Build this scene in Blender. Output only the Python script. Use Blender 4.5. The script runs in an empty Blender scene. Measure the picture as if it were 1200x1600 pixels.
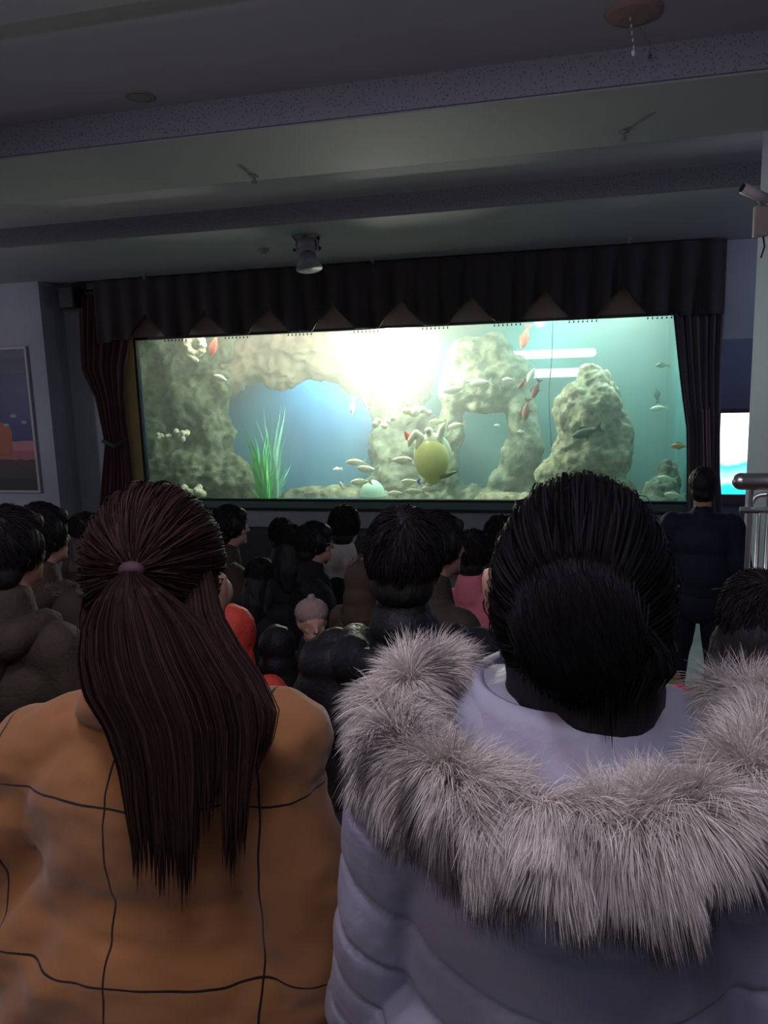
import bpy, bmesh, math, random
import numpy as np
from mathutils import Vector, Matrix, noise

random.seed(4); RNG = np.random.default_rng(4)
S = bpy.context.scene
COL = S.collection

# ------------------------------------------------------------------ camera
YAW, PITCH, ROLL = 0.24233, 0.16622, -0.02992
CAM = np.array([0, 0, 2.2])
FPX = 1200.0
cy_, sy_, cp_, sp_ = math.cos(YAW), math.sin(YAW), math.cos(PITCH), math.sin(PITCH)
FW = np.array([-sy_*cp_, cy_*cp_, -sp_]); RT = np.array([cy_, sy_, 0.0]); UP = np.cross(RT, FW)
cr_, sr_ = math.cos(ROLL), math.sin(ROLL)
R2 = cr_*RT + sr_*UP; U2 = -sr_*RT + cr_*UP
cam_data = bpy.data.cameras.new('camera')
cam_data.sensor_fit = 'VERTICAL'; cam_data.sensor_height = 36; cam_data.sensor_width = 27
cam_data.lens = 27.0; cam_data.clip_start = 0.02; cam_data.clip_end = 60
cam = bpy.data.objects.new('camera', cam_data); COL.objects.link(cam)
M = Matrix(((R2[0], U2[0], -FW[0], 0), (R2[1], U2[1], -FW[1], 0), (R2[2], U2[2], -FW[2], 2.2), (0, 0, 0, 1)))
cam.matrix_world = M
S.camera = cam

def P(px, py, Y):
    """point of the place seen at photo position px,py on the wall-parallel plane at depth Y"""
    d = (px-600)/FPX*R2 - (py-800)/FPX*U2 + FW
    return CAM + d*(Y/d[1])
def PZ(px, py, z):
    """point of the place seen at photo position px,py at height z"""
    d = (px-600)/FPX*R2 - (py-800)/FPX*U2 + FW
    return CAM + d*((z-2.2)/d[2])
def V(a): return Vector((float(a[0]), float(a[1]), float(a[2])))

# ------------------------------------------------------------------ exposure, world, lights
S.view_settings.view_transform = 'Standard'; S.view_settings.look = 'None'
S.view_settings.exposure = 0.0; S.view_settings.gamma = 1.0
S.view_settings.use_curve_mapping = False
S.cycles.volume_bounces = 0
S.cycles.max_bounces = 8
S.cycles.sample_clamp_indirect = 3.0

W = bpy.data.worlds.new('world'); S.world = W; W.use_nodes = True
W.node_tree.nodes['Background'].inputs[0].default_value = (0.25, 0.28, 0.4, 1)
W.node_tree.nodes['Background'].inputs[1].default_value = 0.05

def lamp(name, kind, loc, energy, color, size=0.1, target=None, spot=None, blend=0.6, shape=None, size_y=None):
    l = bpy.data.lights.new(name, kind); l.energy = energy; l.color = color
    if kind == 'AREA':
        l.size = size
        if size_y: l.shape = 'RECTANGLE'; l.size_y = size_y
    else: l.shadow_soft_size = size
    if kind == 'SPOT': l.spot_size = spot; l.spot_blend = blend
    o = bpy.data.objects.new(name, l); COL.objects.link(o); o.location = V(loc)
    if target is not None:
        o.rotation_euler = (V(target)-V(loc)).to_track_quat('-Z', 'Y').to_euler()
    return o

# ceiling lamps behind the camera, added as unseen fill (their panels are built in 'ceiling_fill_light')
L_WARM = lamp('warm_fill_lamp', 'AREA', (-1.5, -0.15, 3.63), 5, (1.0, 0.74, 0.50), 0.4, (-0.8, 0.8, 1.5))
L_COOL = lamp('cool_fill_lamp', 'AREA', (0.25, -0.35, 3.63), 15, (0.90, 0.86, 1.0), 0.5, (0.1, 0.7, 1.7))
L_ROOM = lamp('room_fill_lamp', 'AREA', (-4.2, -1.6, 3.63), 14, (0.72, 0.74, 1.0), 0.6, (-3.0, 4.0, 1.2))
L_WALL = lamp('pendant_lamp', 'POINT', (-0.7, 0.75, 3.42), 26, (0.88, 0.84, 1.0), 0.12)
L_SIDE = lamp('left_fill_lamp', 'POINT', (-8.6, 5.6, 2.3), 62, (0.92, 0.90, 1.0), 0.15)  # added unseen fill for the left wall and ceiling
L_PASS = lamp('passage_fill_lamp', 'POINT', (3.6, 7.6, 3.1), 40, (0.62, 0.70, 1.0), 0.15)  # added unseen blue fill beside the passage and pillar
L_UP = lamp('ceiling_fill_spot', 'SPOT', (-1.2, -2.1, 1.78), 170, (0.86, 0.82, 1.0), 0.08, (-0.9, -0.55, 3.8), math.radians(96), 0.5)  # added unseen uplight that brightens the ceiling recesses
L_PASS2 = lamp('passage_end_fill', 'POINT', (2.9, 10.6, 3.2), 16, (0.55, 0.62, 1.0), 0.12)  # added unseen fill that lifts the dark passage
# lamps of the tank
GL = P(618, 558, 10.3)
L_T1 = lamp('tank_flood_lamp', 'POINT', GL, 470, (1.0, 0.83, 0.70), 0.12)
L_T2 = lamp('tank_strip_lamp_left', 'AREA', (-4.2, 9.9, 3.3), 62, (1.0, 0.76, 0.62), 1.8, (-4.3, 10.4, 0.8), size_y=0.5)
L_T3 = lamp('tank_strip_lamp_middle', 'AREA', (-1.9, 9.7, 3.3), 50, (1.0, 0.86, 0.72), 2.0, (-1.8, 10.2, 0.8), size_y=0.5)
L_T4 = lamp('tank_strip_lamp_right', 'AREA', (0.4, 10.4, 3.3), 105, (0.85, 1.0, 0.95), 1.6, (0.3, 10.6, 0.8), size_y=0.8)
L_T5 = lamp('tank_cyan_lamp', 'POINT', P(850, 545, 11.9), 45, (0.55, 0.95, 1.0), 0.25)
L_T6 = lamp('tank_blue_fill', 'AREA', (-3.2, 11.85, 2.75), 270, (0.03, 0.55, 1.0), 2.0, (-3.2, 12.4, 1.2), size_y=0.3)  # added hidden lamp that strengthens the blue on the rear tank wall

# ------------------------------------------------------------------ materials
MATS = {}
def nt(m): return m.node_tree.nodes, m.node_tree.links
def mat(name, c, rough=0.7, c2=None, scale=6, bump=0.0, bscale=40, metal=0.0, sheen=0.0, emis=None, estr=0.0, detail=4, contrast=(0.35, 0.65), stretch=None, spec=0.5):
    m = bpy.data.materials.new(name); m.use_nodes = True
    n, l = nt(m); b = n['Principled BSDF']
    b.inputs['Base Color'].default_value = (*c, 1); b.inputs['Roughness'].default_value = rough
    b.inputs['Metallic'].default_value = metal; b.inputs['Sheen Weight'].default_value = sheen
    b.inputs['Specular IOR Level'].default_value = spec
    tc = n.new('ShaderNodeTexCoord'); src = tc.outputs['Object']
    if stretch:
        mp = n.new('ShaderNodeMapping'); mp.inputs['Scale'].default_value = stretch
        l.new(src, mp.inputs['Vector']); src = mp.outputs['Vector']
    if c2 is not None:
        t = n.new('ShaderNodeTexNoise'); t.inputs['Scale'].default_value = scale; t.inputs['Detail'].default_value = detail
        l.new(src, t.inputs['Vector'])
        r = n.new('ShaderNodeValToRGB'); r.color_ramp.elements[0].position = contrast[0]; r.color_ramp.elements[1].position = contrast[1]
        r.color_ramp.elements[0].color = (*c, 1); r.color_ramp.elements[1].color = (*c2, 1)
        l.new(t.outputs['Fac'], r.inputs['Fac']); l.new(r.outputs['Color'], b.inputs['Base Color'])
    if bump:
        t2 = n.new('ShaderNodeTexNoise'); t2.inputs['Scale'].default_value = bscale; t2.inputs['Detail'].default_value = 5
        l.new(src, t2.inputs['Vector'])
        bp = n.new('ShaderNodeBump'); bp.inputs['Strength'].default_value = bump; bp.inputs['Distance'].default_value = 0.02
        l.new(t2.outputs['Fac'], bp.inputs['Height']); l.new(bp.outputs['Normal'], b.inputs['Normal'])
    if emis:
        b.inputs['Emission Color'].default_value = (*emis, 1); b.inputs['Emission Strength'].default_value = estr
    MATS[name] = m
    return m

def strand_mat(name, rough=0.5, spec=0.3):
    m = bpy.data.materials.new(name); m.use_nodes = True
    n, l = nt(m); b = n['Principled BSDF']
    a = n.new('ShaderNodeAttribute'); a.attribute_name = 'strand_colour'
    l.new(a.outputs['Color'], b.inputs['Base Color'])
    b.inputs['Roughness'].default_value = rough; b.inputs['Specular IOR Level'].default_value = spec
    return m

wall_m = mat('painted_wall', (0.30, 0.32, 0.37), 0.8, (0.36, 0.37, 0.42), 1.5, 0.05, 60)
wall_low_m = mat('stage_panel_paint', (0.30, 0.32, 0.35), 0.7, (0.36, 0.37, 0.40), 2)
ceil_m = mat('ceiling_paint', (0.42, 0.40, 0.44), 0.85, (0.46, 0.44, 0.48), 1.2, 0.04, 50)
beam_m = mat('beam_paint', (0.31, 0.32, 0.34), 0.8, (0.34, 0.35, 0.37), 1.0, 0.04, 50)
floor_m = mat('tile_floor', (0.16, 0.16, 0.165), 0.5, (0.22, 0.22, 0.22), 3, 0.05, 20)
riser_m = mat('dark_plinth', (0.03, 0.03, 0.035), 0.7)
tanktop_m = mat('beige_surround', (0.30, 0.24, 0.19), 0.8, (0.36, 0.28, 0.22), 4)
side_m = mat('yellow_side_panel', (0.50, 0.36, 0.14), 0.7, (0.55, 0.40, 0.17), 5)
velvet_m = mat('brown_velvet', (0.030, 0.024, 0.024), 0.9, (0.042, 0.032, 0.032), 3, 0.1, 60, sheen=0.15)
maroon_m = mat('maroon_velvet', (0.075, 0.022, 0.028), 0.9, (0.10, 0.032, 0.038), 3, 0.1, 60, sheen=0.3)
plum_m = mat('plum_velvet', (0.055, 0.042, 0.055), 0.9, (0.075, 0.055, 0.07), 3, 0.1, 60, sheen=0.4)
black_m = mat('black_frame', (0.012, 0.012, 0.014), 0.4)
fringe_m = mat('fringe_bead', (0.03, 0.02, 0.02), 0.6)
ledge_m = mat('green_ledge', (0.10, 0.17, 0.15), 0.35)
steel_m = mat('stainless_steel', (0.78, 0.78, 0.80), 0.34, metal=1.0)
white_m = mat('white_plastic', (0.62, 0.58, 0.58), 0.5)
grey_metal_m = mat('grey_metal', (0.20, 0.20, 0.21), 0.5, (0.24, 0.24, 0.25), 12)
cable_m = mat('black_cable', (0.02, 0.02, 0.03), 0.6)
wood_m = mat('bench_wood', (0.20, 0.085, 0.05), 0.5, (0.28, 0.13, 0.07), 9, 0.1, 30, stretch=(0.4, 6, 6))
alarm_m = mat('orange_plastic', (0.32, 0.19, 0.17), 0.5)
skin_m = mat('skin', (0.52, 0.30, 0.22), 0.55, (0.58, 0.35, 0.26), 14, 0.03, 200)
hair_black_m = mat('black_hair', (0.006, 0.0055, 0.0065), 0.65, (0.012, 0.010, 0.011), 30, 0.3, 120, stretch=(1, 1, 0.2))
hair_brown_m = mat('brown_hair', (0.035, 0.016, 0.012), 0.5, (0.055, 0.026, 0.02), 30, 0.3, 120, stretch=(1, 1, 0.2))
strand_m = strand_mat('hair_strands', 0.62, 0.08)
fur_m = strand_mat('fur_strands', 0.75, 0.15)
furcore_m = mat('fur_backing', (0.30, 0.25, 0.24), 0.9)

# ------------------------------------------------------------------ tagging helpers
def tag(o, label=None, cat=None, group=None, kind=None):
    if label: o['label'] = label
    if cat: o['category'] = cat
    if group: o['group'] = group
    if kind: o['kind'] = kind
    return o
def mk(name, me, m=None, parent=None, loc=None, smooth=False):
    o = bpy.data.objects.new(name, me); COL.objects.link(o)
    if m is not None:
        if len(me.materials) == 0: me.materials.append(m)
        elif me.materials[0] != m:
            o.material_slots[0].link = 'OBJECT'; o.material_slots[0].material = m
    if parent is not None: o.parent = parent
    if loc is not None: o.location = V(loc)
    if smooth: me.shade_smooth()
    return o
def empty(name, loc=(0, 0, 0), rz=0):
    o = bpy.data.objects.new(name, None); COL.objects.link(o); o.location = V(loc); o.rotation_euler = (0, 0, rz)
    o.empty_display_size = 0.05
    return o
def struct(name, me, m): return tag(mk(name, me, m), kind='structure')

class MB:
    def __init__(s): s.bm = bmesh.new()
    def box(s, x0, x1, y0, y1, z0, z1, bevel=0):
        r = bmesh.ops.create_cube(s.bm, size=1)
        bmesh.ops.scale(s.bm, vec=(x1-x0, y1-y0, z1-z0), verts=r['verts'])
        bmesh.ops.translate(s.bm, vec=((x0+x1)/2, (y0+y1)/2, (z0+z1)/2), verts=r['verts'])
        if bevel:
            ed = list({e for v in r['verts'] for e in v.link_edges})
            bmesh.ops.bevel(s.bm, geom=ed, offset=bevel, segments=2, affect='EDGES', profile=0.5)
        return s
    def ball(s, c, r, rot=None, sub=2):
        if not hasattr(r, '__len__'): r = (r, r, r)
        g = bmesh.ops.create_icosphere(s.bm, subdivisions=sub, radius=1)
        m = Matrix.Translation(V(c)) @ (rot.to_matrix().to_4x4() if rot else Matrix()) @ Matrix.Diagonal((*r, 1))
        bmesh.ops.transform(s.bm, matrix=m, verts=g['verts']); return s
    def cone(s, a, b, r0, r1, seg=14, caps=True):
        a = V(a); b = V(b); d = b-a
        g = bmesh.ops.create_cone(s.bm, cap_ends=caps, segments=seg, radius1=r0, radius2=r1, depth=d.length)
        m = Matrix.Translation((a+b)/2) @ d.to_track_quat('Z', 'Y').to_matrix().to_4x4()
        bmesh.ops.transform(s.bm, matrix=m, verts=g['verts']); return s
    def cap(s, a, b, r0, r1=None):
        if r1 is None: r1 = r0
        s.cone(a, b, r0, r1); s.ball(a, r0); s.ball(b, r1); return s
    def chain(s, pts, rs):
        for i in range(len(pts)-1): s.cap(pts[i], pts[i+1], rs[i], rs[i+1])
        return s
    def mesh(s, name, smooth=False):
        me = bpy.data.meshes.new(name); s.bm.to_mesh(me); s.bm.free()
        if smooth: me.shade_smooth()
        return me

def tube(pts, r, seg=10, closed=False, name='tube', caps=True):
    """swept tube through points with constant or per-point radius"""
    pts = [V(p) for p in pts]; n = len(pts); verts = []; faces = []
    rs = r if hasattr(r, '__len__') else [r]*n
    prev = None
    for i, p in enumerate(pts):
        a = pts[(i-1) % n] if (i > 0 or closed) else p; b = pts[(i+1) % n] if (i < n-1 or closed) else p
        t = (b-a).normalized()
        if prev is None: nrm = t.orthogonal().normalized()
        else:
            nrm = (prev - t*prev.dot(t)).normalized()
        prev = nrm; bn = t.cross(nrm)
        for k in range(seg):
            an = 2*math.pi*k/seg; verts.append(p + (nrm*math.cos(an)+bn*math.sin(an))*rs[i])
    m = n if closed else n-1
    for i in range(m):
        for k in range(seg):
            a = i*seg+k; b = i*seg+(k+1) % seg; j = ((i+1) % n)*seg
            faces.append((a, b, j+(k+1) % seg, j+k))
    if not closed and caps:
        faces.append(tuple(range(seg))[::-1]); faces.append(tuple((n-1)*seg+k for k in range(seg)))
    me = bpy.data.meshes.new(name); me.from_pydata(verts, [], faces); me.update(); me.shade_smooth()
    return me
def smooth_path(pts, n=40, closed=False):
    p = np.array([np.array(q, float) for q in pts]); m = len(p); out = []
    segs = m if closed else m-1
    for i in range(segs):
        if closed: a, b, c, d = p[(i-1) % m], p[i], p[(i+1) % m], p[(i+2) % m]
        else: a, b, c, d = p[max(i-1, 0)], p[i], p[i+1], p[min(i+2, m-1)]
        k = max(2, n//segs)
        for j in range(k):
            t = j/k; out.append(0.5*((2*b)+(-a+c)*t+(2*a-5*b+4*c-d)*t*t+(-a+3*b-3*c+d)*t**3))
    if not closed: out.append(p[-1])
    return np.array(out)

def blob(mb, voxel=0.01, smooth=6, name='blob', disp=None, sub=0):
    """joins solids of mb into one continuous skin"""
    me = mb.mesh(name); o = bpy.data.objects.new(name, me); COL.objects.link(o)
    r = o.modifiers.new('r', 'REMESH'); r.mode = 'VOXEL'; r.voxel_size = voxel; r.use_smooth_shade = True
    if smooth:
        s = o.modifiers.new('s', 'SMOOTH'); s.iterations = smooth; s.factor = 0.5
    dg = bpy.context.evaluated_depsgraph_get()
    out = bpy.data.meshes.new_from_object(o.evaluated_get(dg)); out.name = name
    bpy.data.objects.remove(o); bpy.data.meshes.remove(me)
    if disp is not None:
        n = len(out.vertices); co = np.empty(n*3); no = np.empty(n*3)
        out.vertices.foreach_get('co', co); out.vertex_normals.foreach_get('vector', no)
        co = co.reshape(-1, 3); no = no.reshape(-1, 3)
        co = co + no*disp(co, no)[:, None]
        out.vertices.foreach_set('co', co.ravel()); out.update()
    out.shade_smooth()
    return out
def nz(co, scale, seed=0, octv=3):
    off = Vector((seed*13.1, seed*7.7, seed*3.3))
    return np.array([noise.fractal(Vector(c)*scale+off, 0.9, 2.0, octv) for c in co])

def ribbons(paths, widths, cols, name, rnd=0.6, parent=None, m=None, side=None):
    """paths N,K,3 ; widths K ; cols N,3 or N,K,3 : thin tapering hairs as one mesh"""
    paths = np.asarray(paths, float); N, K, _ = paths.shape
    tan = np.gradient(paths, axis=1); tan /= np.linalg.norm(tan, axis=2, keepdims=True)+1e-9
    if side is None:
        view = np.tile(np.array([0.1, -1, 0.25]), (N, 1)) + RNG.normal(0, rnd, (N, 3))
    else: view = side + RNG.normal(0, rnd, (N, 3))
    s = np.cross(tan, view[:, None, :]); s /= np.linalg.norm(s, axis=2, keepdims=True)+1e-9
    w = np.asarray(widths, float)
    if w.ndim == 1: w = np.tile(w, (N, 1))
    s = s*w[:, :, None]
    vs = np.stack([paths-s, paths+s], axis=2).reshape(N*K*2, 3)
    base = (np.arange(N)[:, None]*K + np.arange(K-1)[None, :])*2
    q = np.stack([base, base+1, base+3, base+2], axis=2).reshape(-1, 4)
    me = bpy.data.meshes.new(name)
    me.vertices.add(len(vs)); me.vertices.foreach_set('co', vs.ravel())
    me.loops.add(q.size); me.loops.foreach_set('vertex_index', q.ravel().astype(np.int32))
    me.polygons.add(len(q)); me.polygons.foreach_set('loop_start', (np.arange(len(q))*4).astype(np.int32))
    me.update(calc_edges=True)
    cols = np.asarray(cols, float)
    if cols.ndim == 2: cols = np.repeat(cols[:, None, :], K, axis=1)
    c4 = np.concatenate([cols, np.ones((N, K, 1))], axis=2)
    c4 = np.repeat(c4[:, :, None, :], 2, axis=2).reshape(-1)
    at = me.color_attributes.new('strand_colour', 'FLOAT_COLOR', 'POINT'); at.data.foreach_set('color', c4)
    me.shade_smooth()
    if m is not None: me.materials.append(m)
    return me

# ================================================================== THE ROOM
WY = 9.0                      # the stage wall plane
XL = -10.5; XR = 5.5; YB = -2.6
ZB = 3.564; ZR = 3.735         # underside of beams, recessed ceiling
RX0, RX1, RZ0, RZ1 = -5.45, 1.30, 0.79, 2.86      # tank window
mb = MB(); 
F = [(-2.6, 0.45, 0.90), (0.45, 1.30, 0.75), (1.30, 2.05, 0.63), (2.05, 2.9, 0.50), (2.9, 3.8, 0.30), (3.8, 4.65, 0.14), (4.65, 14, 0.0)]
for y0, y1, z in F: mb.box(XL, XR, y0, y1, -0.3, z)
struct('floor', mb.mesh('floor'), floor_m)
mb = MB(); mb.box(XL, XR, YB, 14, ZR, ZR+0.1)
struct('ceiling', mb.mesh('ceiling'), ceil_m)

# perforated edge of the beams facing the audience
perf_m = mat('perforated_board', (0.25, 0.24, 0.27), 0.85)
n_, l_ = nt(perf_m); tc = n_.new('ShaderNodeTexCoord'); vo = n_.new('ShaderNodeTexVoronoi'); vo.inputs['Scale'].default_value = 60
l_.new(tc.outputs['Object'], vo.inputs['Vector']); rr = n_.new('ShaderNodeValToRGB')
rr.color_ramp.elements[0].position = 0.20; rr.color_ramp.elements[0].color = (0.14, 0.14, 0.16, 1)
rr.color_ramp.elements[1].position = 0.34; rr.color_ramp.elements[1].color = (0.27, 0.26, 0.30, 1)
l_.new(vo.outputs['Distance'], rr.inputs['Fac']); l_.new(rr.outputs['Color'], n_['Principled BSDF'].inputs['Base Color'])
for i, (y0, y1) in enumerate([(1.75, 2.72), (4.15, 5.10), (6.53, WY)]):
    mb = MB(); mb.box(XL, XR, y0, y1, ZB, ZR+0.05)
    struct('trim_%d' % (i+1), mb.mesh('ceiling_beam'), beam_m)
    mb = MB(); mb.box(XL, XR, y0-0.02, y0, ZB+0.01, ZR)
    struct('trim_%d' % (i+4), mb.mesh('perforated_strip'), perf_m)

# back wall with the tank opening and the passage opening on the right
mb = MB(); T = 0.15
mb.box(-7.3, RX0-0.02, WY, WY+T, 0, ZB+0.1)
mb.box(RX0-0.02, RX1+0.02, WY, WY+T, RZ1, ZB+0.1)
mb.box(RX1+0.02, 1.50, WY, WY+T, 0, ZB+0.1)
mb.box(1.50, XR, WY, WY+T, 2.555, ZB+0.1)
mb.box(3.6, XR, WY, WY+T, 0, 2.555)
struct('wall_back', mb.mesh('wall_back'), wall_m)
mb = MB(); mb.box(RX0-0.02, RX1+0.02, WY, WY+T, 0.0, RZ0-0.10)
struct('wall_stage_front', mb.mesh('stage_front'), wall_low_m)
mb = MB(); mb.box(-6.2, 1.45, WY-0.02, WY, 2.862, ZB)
struct('trim_7', mb.mesh('beige_band'), tanktop_m)
mb = MB(); mb.box(-6.3, 1.45, WY-0.45, WY-0.005, 0, 0.44, 0.01)
struct('trim_8', mb.mesh('dark_plinth'), riser_m)
# left wall bay standing forward of the stage wall
pl = P(60, 450, 8.55)
mb = MB(); mb.box(XL, pl[0], 8.55, WY+T, 0, ZB+0.1)
struct('wall_left_bay', mb.mesh('left_bay'), wall_m)
mb = MB(); mb.box(XL-0.1, XL, YB, 14, -0.3, ZR)
struct('wall_left', mb.mesh('wall_left'), wall_m)
mb = MB(); mb.box(XR, XR+0.1, YB, 14, -0.3, ZR)
struct('wall_right', mb.mesh('wall_right'), wall_m)
mb = MB(); mb.box(XL, XR, YB-0.1, YB, -0.3, ZR)
struct('wall_rear', mb.mesh('wall_rear'), wall_m)
mb = MB(); mb.box(XL, XR, 14, 14.1, -0.3, ZR)
struct('wall_far', mb.mesh('wall_far'), wall_m)
mb = MB(); mb.box(1.42, 1.5, WY+T, 14, 0, ZR); 
struct('wall_passage', mb.mesh('wall_passage'), wall_m)
# pillar on the right
pp = P(1190, 300, 5.6)
pillar_m = mat('pillar_paint', (0.30, 0.34, 0.48), 0.7, (0.34, 0.38, 0.52), 1.5)
mb = MB(); mb.box(pp[0]-0.01, pp[0]+0.62, 5.0, 5.6, 0, ZR, 0.01)
struct('trim_9', mb.mesh('pillar'), pillar_m)

# lit window at the end of the passage
wx0 = P(1123, 700, 12.0)[0]; wx1 = P(1200, 700, 12.0)[0]+0.1; wz0 = P(1150, 772, 12.0)[2]; wz1 = P(1150, 645, 12.0)[2]
em = bpy.data.materials.new('lit_panel'); em.use_nodes = True
n_, l_ = nt(em); b_ = n_['Principled BSDF']; b_.inputs['Base Color'].default_value = (0.1, 0.1, 0.1, 1)
tc = n_.new('ShaderNodeTexCoord'); sx = n_.new('ShaderNodeSeparateXYZ'); l_.new(tc.outputs['Generated'], sx.inputs[0])
nn = n_.new('ShaderNodeTexNoise'); nn.inputs['Scale'].default_value = 3.0; l_.new(tc.outputs['Generated'], nn.inputs['Vector'])
ma = n_.new('ShaderNodeMath'); ma.operation = 'MULTIPLY_ADD'; ma.inputs[1].default_value = 0.22; l_.new(nn.outputs['Fac'], ma.inputs[0]); l_.new(sx.outputs['Z'], ma.inputs[2])
rr = n_.new('ShaderNodeValToRGB'); e = rr.color_ramp.elements
e[0].position = 0.0; e[0].color = (0.02, 0.55, 0.75, 1); e[1].position = 0.56; e[1].color = (1, 0.95, 1, 1)
k = e.new(0.46); k.color = (0.03, 0.62, 0.75, 1); k = e.new(0.27); k.color = (0.5, 0.9, 0.8, 1); k = e.new(0.2); k.color = (0.02, 0.5, 0.7, 1)
l_.new(ma.outputs[0], rr.inputs['Fac']); l_.new(rr.outputs['Color'], b_.inputs['Emission Color']); b_.inputs['Emission Strength'].default_value = 2.2
w = empty('lit_aquarium_window', ((wx0+wx1)/2, 12.0, wz0))
tag(w, 'bright white and cyan lit window seen through the passage right of the curtains', 'window')
mb = MB(); mb.box(-(wx1-wx0)/2, (wx1-wx0)/2, -0.02, 0.02, 0, wz1-wz0); mk('lit_panel', mb.mesh('lit_panel'), em, w)
frm = mat('dark_brown_frame', (0.10, 0.06, 0.06), 0.6)
mb = MB(); hw = (wx1-wx0)/2; hh = wz1-wz0
for a in ((-hw-.06, -hw, 0, hh), (hw, hw+.06, 0, hh), (-hw-.06, hw+.06, hh, hh+.06), (-hw-.06, hw+.06, -.14, 0)): mb.box(a[0], a[1], -0.06, 0.04, a[2], a[3])
mk('frame', mb.mesh('frame'), frm, w)
mb = MB(); mb.box(1.5, XR, 12.05, 12.15, 0, ZR); struct('wall_passage_end', mb.mesh('passage_end'), mat('passage_paint', (0.18, 0.19, 0.25), 0.8))

# wall poster on the left bay
q0 = P(0, 545, 8.53); q1 = P(38, 545, 8.53); qb = P(45, 766, 8.53)
pw = 1.7; ph = q1[2]-qb[2]
print_m = mat('print_pale', (0.30, 0.27, 0.32), 0.6)
po = bpy.data.materials.new('printed_poster'); po.use_nodes = True
n_, l_ = nt(po); b_ = n_['Principled BSDF']; b_.inputs['Roughness'].default_value = 0.5
tc = n_.new('ShaderNodeTexCoord'); sx = n_.new('ShaderNodeSeparateXYZ'); l_.new(tc.outputs['Generated'], sx.inputs[0])
nn = n_.new('ShaderNodeTexNoise'); nn.inputs['Scale'].default_value = 9; nn.inputs['Detail'].default_value = 6; l_.new(tc.outputs['Generated'], nn.inputs['Vector'])
ma = n_.new('ShaderNodeMath'); ma.operation = 'MULTIPLY_ADD'; ma.inputs[1].default_value = 0.03; l_.new(nn.outputs['Fac'], ma.inputs[0]); l_.new(sx.outputs['Z'], ma.inputs[2])
rr = n_.new('ShaderNodeValToRGB'); rr.color_ramp.interpolation = 'CONSTANT'; e = rr.color_ramp.elements
e[0].position = 0; e[0].color = (0.035, 0.03, 0.03, 1); e[1].position = 0.235; e[1].color = (0.32, 0.10, 0.12, 1)
for p_, c_ in ((0.10, (0.05, 0.045, 0.04)), (0.19, (0.07, 0.03, 0.04)), (0.30, (0.42, 0.16, 0.18)), (0.37, (0.02, 0.02, 0.13)), (0.55, (0.022, 0.022, 0.11)), (0.85, (0.03, 0.04, 0.08)), (0.95, (0.06, 0.07, 0.11))):
    k = e.new(p_); k.color = (*c_, 1)
l_.new(ma.outputs[0], rr.inputs['Fac']); l_.new(rr.outputs['Color'], b_.inputs['Base Color'])
poster = empty('wall_poster', (q1[0]-pw/2, 8.535, qb[2]))
tag(poster, 'dark blue and pink underwater print hanging on the far left wall', 'poster')
mb = MB(); mb.box(-pw/2, pw/2, -0.012, 0.012, 0, ph); mk('print', mb.mesh('print'), po, poster)
mb = MB()
for a in ((-pw/2-.03, -pw/2, -.03, ph+.03), (pw/2, pw/2+.03, -.03, ph+.03), (-pw/2, pw/2, -.03, 0), (-pw/2, pw/2, ph, ph+.03)): mb.box(a[0], a[1], -0.02, 0.012, a[2], a[3])
mk('frame', mb.mesh('frame'), mat('poster_edge', (0.4, 0.36, 0.42), 0.6), poster)
for px_, py_, c_ in ((8, 665, .05), (19, 650, .05), (36, 660, .045), (-12, 640, .05)):
    mb = MB(); q = P(px_, py_, 8.5); mb.ball((q[0]-poster.location.x, -0.014, q[2]-poster.location.z), (c_, 0.004, c_*.55))
    mk('printed_fish', mb.mesh('pf'), print_m, poster)
mb = MB(); q = P(2, 680, 8.5)
for dx, dz, r_ in ((0, 0, .16), (-.14, -.1, .2), (.02, -.16, .12), (-.25, .08, .16)): mb.ball((q[0]-poster.location.x+dx, -0.014, q[2]-poster.location.z+dz), (r_, 0.005, r_))
mk('printed_coral', mb.mesh('pc'), mat('print_orange', (0.36, 0.10, 0.05), 0.6), poster)

# ================================================================== THE TANK
tank_wall_m = mat('blue_tank_wall', (0.010, 0.17, 0.40), 0.7, (0.05, 0.34, 0.48), 2.2, stretch=(1, 1, .35))
teal_wall_m = mat('teal_tank_wall', (0.07, 0.22, 0.23), 0.7, (0.13, 0.30, 0.30), 1.2)
sand_m = mat('tank_sand', (0.13, 0.16, 0.10), 0.9, (0.20, 0.22, 0.13), 12, 0.4, 60)
BY = 12.4; TX0, TX1, TZT = -7.1, 3.4-2.0+1.2, 3.45
TX1 = 1.38
mb = MB(); mb.box(TX0, -2.55, BY, BY+.1, 0.2, TZT); struct('wall_tank_rear_blue', mb.mesh('tr'), tank_wall_m)
mb = MB(); mb.box(-2.55, 2.9, BY, BY+.1, 0.2, TZT); struct('wall_tank_rear_teal', mb.mesh('tr2'), teal_wall_m)
mb = MB(); mb.box(TX0-.1, TX0, WY+T, BY+.1, 0.2, TZT); struct('wall_tank_left', mb.mesh('tl'), tank_wall_m)
mb = MB(); mb.box(1.38, 1.42, WY+T, BY+.1, 0.0, TZT); struct('wall_tank_right', mb.mesh('trr'), teal_wall_m)
mb = MB(); mb.box(TX0, 1.38, WY+T, BY, 0.2, 0.34); struct('floor_tank', mb.mesh('ts'), sand_m)
mb = MB(); mb.box(TX0-.1, 1.42, WY+T, BY+.1, TZT, TZT+.05); struct('ceiling_tank', mb.mesh('tc'), mat('tank_lid', (0.5, 0.5, 0.48), 0.8))

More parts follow.
